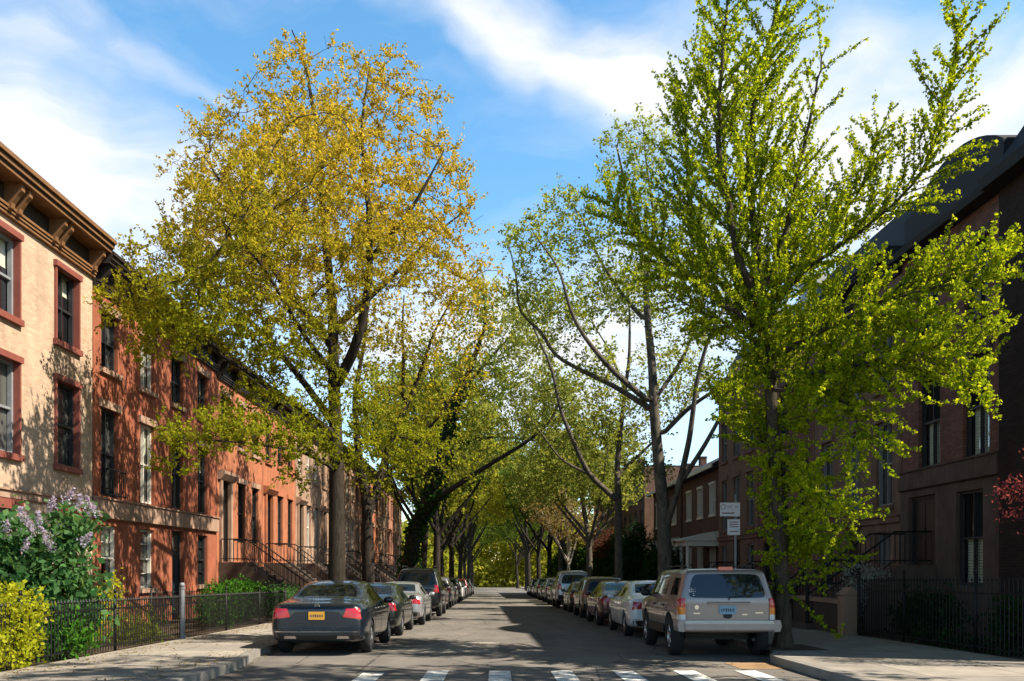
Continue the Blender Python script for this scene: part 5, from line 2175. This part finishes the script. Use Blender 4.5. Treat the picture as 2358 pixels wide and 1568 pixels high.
for i, (x, yy, h, lb) in enumerate(EV):
    bush('evergreen_tree', lb, 'tree', 'dark evergreens on the shady side', b(x, yy), [(0, 0, h * .35, h * .34, h * .36, h * .35), (.3, .5, h * .6, h * .26, h * .3, h * .32), (-.4, -.3, h * .5, h * .25, h * .25, h * .3), (0, 0, h * .82, h * .14, h * .14, h * .2)], int(1500 + 900 * h), .17, 'leaf_dark' if i % 3 else 'leaf_ivy', .05, .6, .5, 10, seed=50 + i)
bush('garden_shrub', 'bright green shrub catching sun near the far end of the shaded cars', 'bush', None, b(7.2, 92.0), [(0, 0, 2.2, 1.8, 1.8, 1.8), (1, 0, 3.4, 1.3, 1.3, 1.2)], 3000, .2, 'leaf_hedge', .03, .7, .4, 8, seed=60)

# ------------------------------------------------------------------ trees
for o in (tree_oak(), tree_ginkgo(), tree_plane(), tree_plane_second(), tree_left_second(), tree_leaning()):
    pass
PROTO = []
for sd_, H, sp, fk, na, ls, per, r0, ln in ((101, 13.5, 5.2, 3.8, 1500, .20, 11, .24, .4), (102, 14, 5.4, 4.2, 1500, .20, 11, .26, -.5), (103, 10.0, 3.6, 3.0, 700, .17, 9, .16, .2)):
    sk, Q = generic_tree(sd_, H, sp, fk, na, ls, per, r0, ln)
    PROTO.append((sk, Q))
FAR = [  # proto, x, y, scale, turn, leaf, bark, label
    (0, -5.2, 61, 1.2, .3, 'leaf_far_yellow', 'bark_dark', 'yellow green street tree next after the ivy clad leaning tree'),
    (1, -4.8, 71, 1.32, 2.1, 'leaf_far_green', 'bark_dark', 'mid green street tree, second after the ivy clad leaning tree'),
    (0, -5.0, 83, 1.2, 4.0, 'leaf_far_yellow', 'bark_dark', 'bright yellow green street tree arching over the far parked cars'),
    (1, -4.8, 96, 1.3, 5.0, 'leaf_far_yellow', 'bark_dark', 'yellow street tree close to the far end of the left kerb'),
    (0, -4.6, 112, 1.4, 1.0, 'leaf_far_yellow', 'bark_dark', 'distant yellow green street tree at the far end of the left kerb'),
    (1, -4, 132, 1.5, 3.0, 'leaf_far_yellow', 'bark_dark', 'hazy yellow tree closing the view on the left'),
    (1, 6.2, 57, .95, .8, 'leaf_far_pale', 'bark_plane', 'pale leaved street tree before the farther porch house'),
    (2, 6.0, 70, .95, 2.6, 'leaf_far_rust', 'bark_pale', 'thin pale barked tree with rusty young leaves, lit against the dark evergreens'),
    (0, 6.2, 82, 1.15, 4.4, 'leaf_far_pale', 'bark_plane', 'pale yellow green street tree beyond the thin pale barked tree'),
    (1, 6.0, 95, 1.2, 5.7, 'leaf_far_green', 'bark_dark', 'green street tree near the far end of the right kerb'),
    (0, 5.6, 111, 1.35, 2.0, 'leaf_far_yellow', 'bark_dark', 'distant yellow street tree at the far end of the right kerb'),
    (1, 5, 130, 1.5, .3, 'leaf_far_green', 'bark_dark', 'hazy green tree closing the view on the right'),
    (0, -5.2, 152, 1.3, 2.4, 'leaf_far_green', 'bark_dark', 'shadowy tree past the last cars on the left'),
    (1, 5.4, 150, 1.3, 1.4, 'leaf_far_green', 'bark_dark', 'shadowy tree past the last cars on the right'),
    (1, -4.5, 172, 1.3, .4, 'leaf_far_green', 'bark_dark', 'farthest tree that can be made out on the left'),
    (0, 4.5, 174, 1.3, 3.4, 'leaf_far_green', 'bark_dark', 'farthest tree that can be made out on the right'),
    (2, 8.4, 66, .62, 1.0, 'leaf_wine', 'bark_dark', 'small wine red garden tree among the dark evergreens'),
    (1, 9.9, 7.5, 1.12, 2.2, 'leaf_plane', 'bark_plane', 'young street tree on the cross street corner'),
]
first = {}
for pi, x, yy, sc, rot, lm, bk, lb in FAR:
    if pi not in first:
        sk, Q = PROTO[pi]
        t = make_tree('street_tree', lb, 'tree', 'street trees along the kerbs', (0, 0, 0), sk, Q, bk, lm)
        first[pi] = t
    else:
        t = copy_tree(first[pi])
        tag(t, lb)
    t.location = (x, yy, gz(yy) + .13)
    t.rotation_euler = (0, 0, rot)
    t.scale = (sc, sc, sc)
    for c in t.children:
        slot(c, lm if c.name.startswith('crown') else bk)
        if c.name.startswith('crown'):
            c['kind'] = 'thing'
# the wood that closes the street
rng = np.random.default_rng(200)
lob = [(rng.uniform(-45, 45), 205 + rng.uniform(-8, 40), gz(205) + rng.uniform(1, 16), 6, 6, 5) for _ in range(150)]
C = blob_points(rng, lob, 95000, .3)
o = quads_mesh('far_wood', leaf_quads(C, .8, rng, .8), 'leaf_far_yellow')
tag(o, 'mass of green trees closing the far end of the street', 'trees', kind='stuff')
# tree pits
for x, yy in ((P(775, 0, 28.6)[0], 28.6), (5.75, 17.3), (P(1533, 0, 30.8)[0], 30.8), (P(1425, 0, 43)[0], 43), (P(848, 0, 36.5)[0], 36.5)):
    sheet('tree_pit', x - .6, x + .6, yy - .8, yy + .8, .143, 'soil')
# fallen leaves and catkins along the left fence and kerb
rng = np.random.default_rng(300)
N = 2600
xs = np.where(rng.random(N) < .5, -7.0 + np.abs(rng.normal(size=N)) * .35, np.where(rng.random(N) < .5, -4.5 - np.abs(rng.normal(size=N)) * .3, rng.uniform(-7, -4.6, N)))
ysn = rng.uniform(11, 34, N)
C = np.stack([xs, ysn, -SLOPE * ysn + .15], 1)
Q = leaf_quads(C, .045, rng, .6, nbias=(0, 0, 4))
o = quads_mesh('fallen_leaves', Q, 'leaf_far_rust')
tag(o, 'scattered brown fallen leaves along the left pavement', 'leaves', kind='stuff')

N = 2200
side = rng.random(N) < .5
xs = np.where(side, -4.5 + np.abs(rng.normal(size=N)) * .14, 5.3 - np.abs(rng.normal(size=N)) * .14)
xs = np.where(rng.random(N) < .25, rng.uniform(-4.2, 4.8, N), xs)
ysn = rng.uniform(12, 60, N)
C = np.stack([xs, ysn, -SLOPE * ysn + .012], 1)
o = quads_mesh('gutter_leaves', leaf_quads(C, .05, rng, .6, nbias=(0, 0, 5)), 'leaf_far_rust')
tag(o, 'brown leaf litter gathered in the gutters of the road', 'leaves', kind='stuff')
# ------------------------------------------------------------------ street sign
sx, sy = 6.02, 22.4
r = empty('parking_sign', (sx + .16, sy, gz(sy) + .138))
tag(r, 'white parking sign with red marks and an arrow on a thin grey pole', 'sign')
m = MB()
m.tube([(0, 0, -.05), (0, 0, 3.55)], .03, 8)
m.build('pole', 'iron_grey', r, True)
m = MB()
m.box(-.41, .10, -.045, -.032, 2.98, 3.33)
m.build('panel', 'sign_white', r)
pn_ = [o for o in r.children if o.name.startswith('panel')][0]
m = MB()
m.box(-.22, .10, -.045, -.032, 2.50, 2.90)
p2 = m.build('panel', 'sign_white', r)
m = MB()
for zz in (2.82, 2.76, 2.70, 2.58):
    m.box(-.17, .05, -.0475, -.045, zz, zz + .022)
m.build('lines', 'sign_red', p2)
m = MB()
m = MB()
m.lathe_x([(0, .052), (0, .066), (.002, .066), (.002, .052)], 20)
m.v = [(b_ - .33, a - .0475, c_ + 3.22) for a, b_, c_ in m.v]
m.box(-.24, -.08, -.0475, -.045, 3.235, 3.245)
m.box(-.03, .06, -.0475, -.045, 3.215, 3.23)
m.box(-.24, -.10, -.0475, -.045, 3.195, 3.203)
m.box(-.36, -.09, -.0475, -.045, 3.045, 3.075)
m.face([(-.09, -.0475, 3.035), (-.03, -.0475, 3.06), (-.09, -.0475, 3.085)])
m.build('arrow', 'sign_red', pn_)

# ------------------------------------------------------------------ parked cars
GL, GR = 'cars parked along the sunny kerb', 'cars parked along the shaded kerb'
sed = make_sedan('paint_navy', True)
suv = make_suv('paint_black')
jeep = make_jeep()
park(jeep, 4.33, 16.15, 4.4, 'champagne boxy station wagon with amber and red tail lights, nearest the crossing', GR, 1.03, 1.0)
park(sed, -3.44, 16.75, 4.8, 'dark navy saloon with an orange licence plate, nearest the crossing on the sunny side', GL, 1.02)


def another(src, x, y, L, label, group, paintm, sc=1.0, zs=1.0, glass=None):
    c = copy_tree(src)
    park(c, x, y, L, label, group, sc, zs)
    recolour(c, paintm, glass)
    return c


another(sed, -3.36, 22.3, 4.8, 'black green saloon right in front of the dark navy saloon', GL, 'paint_green_black', .98, 1.0)
another(sed, -3.25, 28.0, 4.8, 'silver saloon with bright reflections, between the black green saloon and the big dark van', GL, 'paint_silver')
park(suv, -3.15, 35.0, 4.7, 'tall black sport utility car looming over the silver saloon', GL, 1.03, 1.15)
for yy, src, pm, zs, lb in ((41.0, sed, 'paint_maroon', 1.05, 'small looking maroon saloon just past the tall black one'), (46.8, suv, 'paint_grey', 1, 'grey crossover, second car past the tall black one'), (52.6, sed, 'paint_black', 1, 'black saloon, third car past the tall black one'),
                            (58.4, suv, 'paint_charcoal', 1, 'charcoal crossover, fourth car past the tall black one'), (64.2, sed, 'paint_white', 1, 'white saloon far down the sunny kerb'), (70.0, sed, 'paint_navy', 1, 'dark blue saloon far down the sunny kerb'), (76.0, suv, 'paint_maroon', 1, 'maroon crossover far down the sunny kerb'),
                            (82.0, sed, 'paint_silver', 1, 'distant silver saloon on the sunny kerb'), (88.0, suv, 'paint_black', 1, 'distant black crossover, last but one on the sunny kerb'), (94.0, sed, 'paint_grey', 1, 'distant grey saloon, last on the sunny kerb')):
    another(src, -3.3, yy, 4.75, lb, GL, pm, 1, zs)
another(sed, 4.30, 22.0, 4.8, 'white saloon tucked in front of the champagne station wagon', GR, 'paint_white', 1.0, 1.02)
another(sed, 4.22, 27.6, 4.8, 'dark maroon saloon with a blue green rear window', GR, 'paint_maroon', 1.0, 1.02, 'teal_glass')
another(suv, 4.25, 33.6, 4.7, 'dark bronze crossover ahead of the maroon saloon', GR, 'paint_bronze', .98, .98)
another(sed, 4.3, 39.6, 4.8, 'black saloon hidden between the bronze crossover and the silver van', GR, 'paint_black')
another(suv, 4.2, 46.0, 4.7, 'tall silver sport utility car standing above the dark cars of the shaded row', GR, 'paint_silver', 1.03, 1.16)
for yy, src, pm, lb in ((52.2, sed, 'paint_charcoal', 'charcoal saloon next after the tall silver one'), (58.2, suv, 'paint_grey', 'grey crossover, second after the tall silver one'), (64.2, sed, 'paint_navy', 'navy saloon far down the shaded kerb'), (70.2, suv, 'paint_black', 'black crossover far down the shaded kerb'),
                        (76.2, sed, 'paint_silver', 'silver saloon far down the shaded kerb'), (82.2, suv, 'paint_maroon', 'distant maroon crossover on the shaded kerb'), (88.2, sed, 'paint_black', 'distant black saloon, last on the shaded kerb')):
    another(src, 4.25, yy, 4.75, lb, GR, pm)
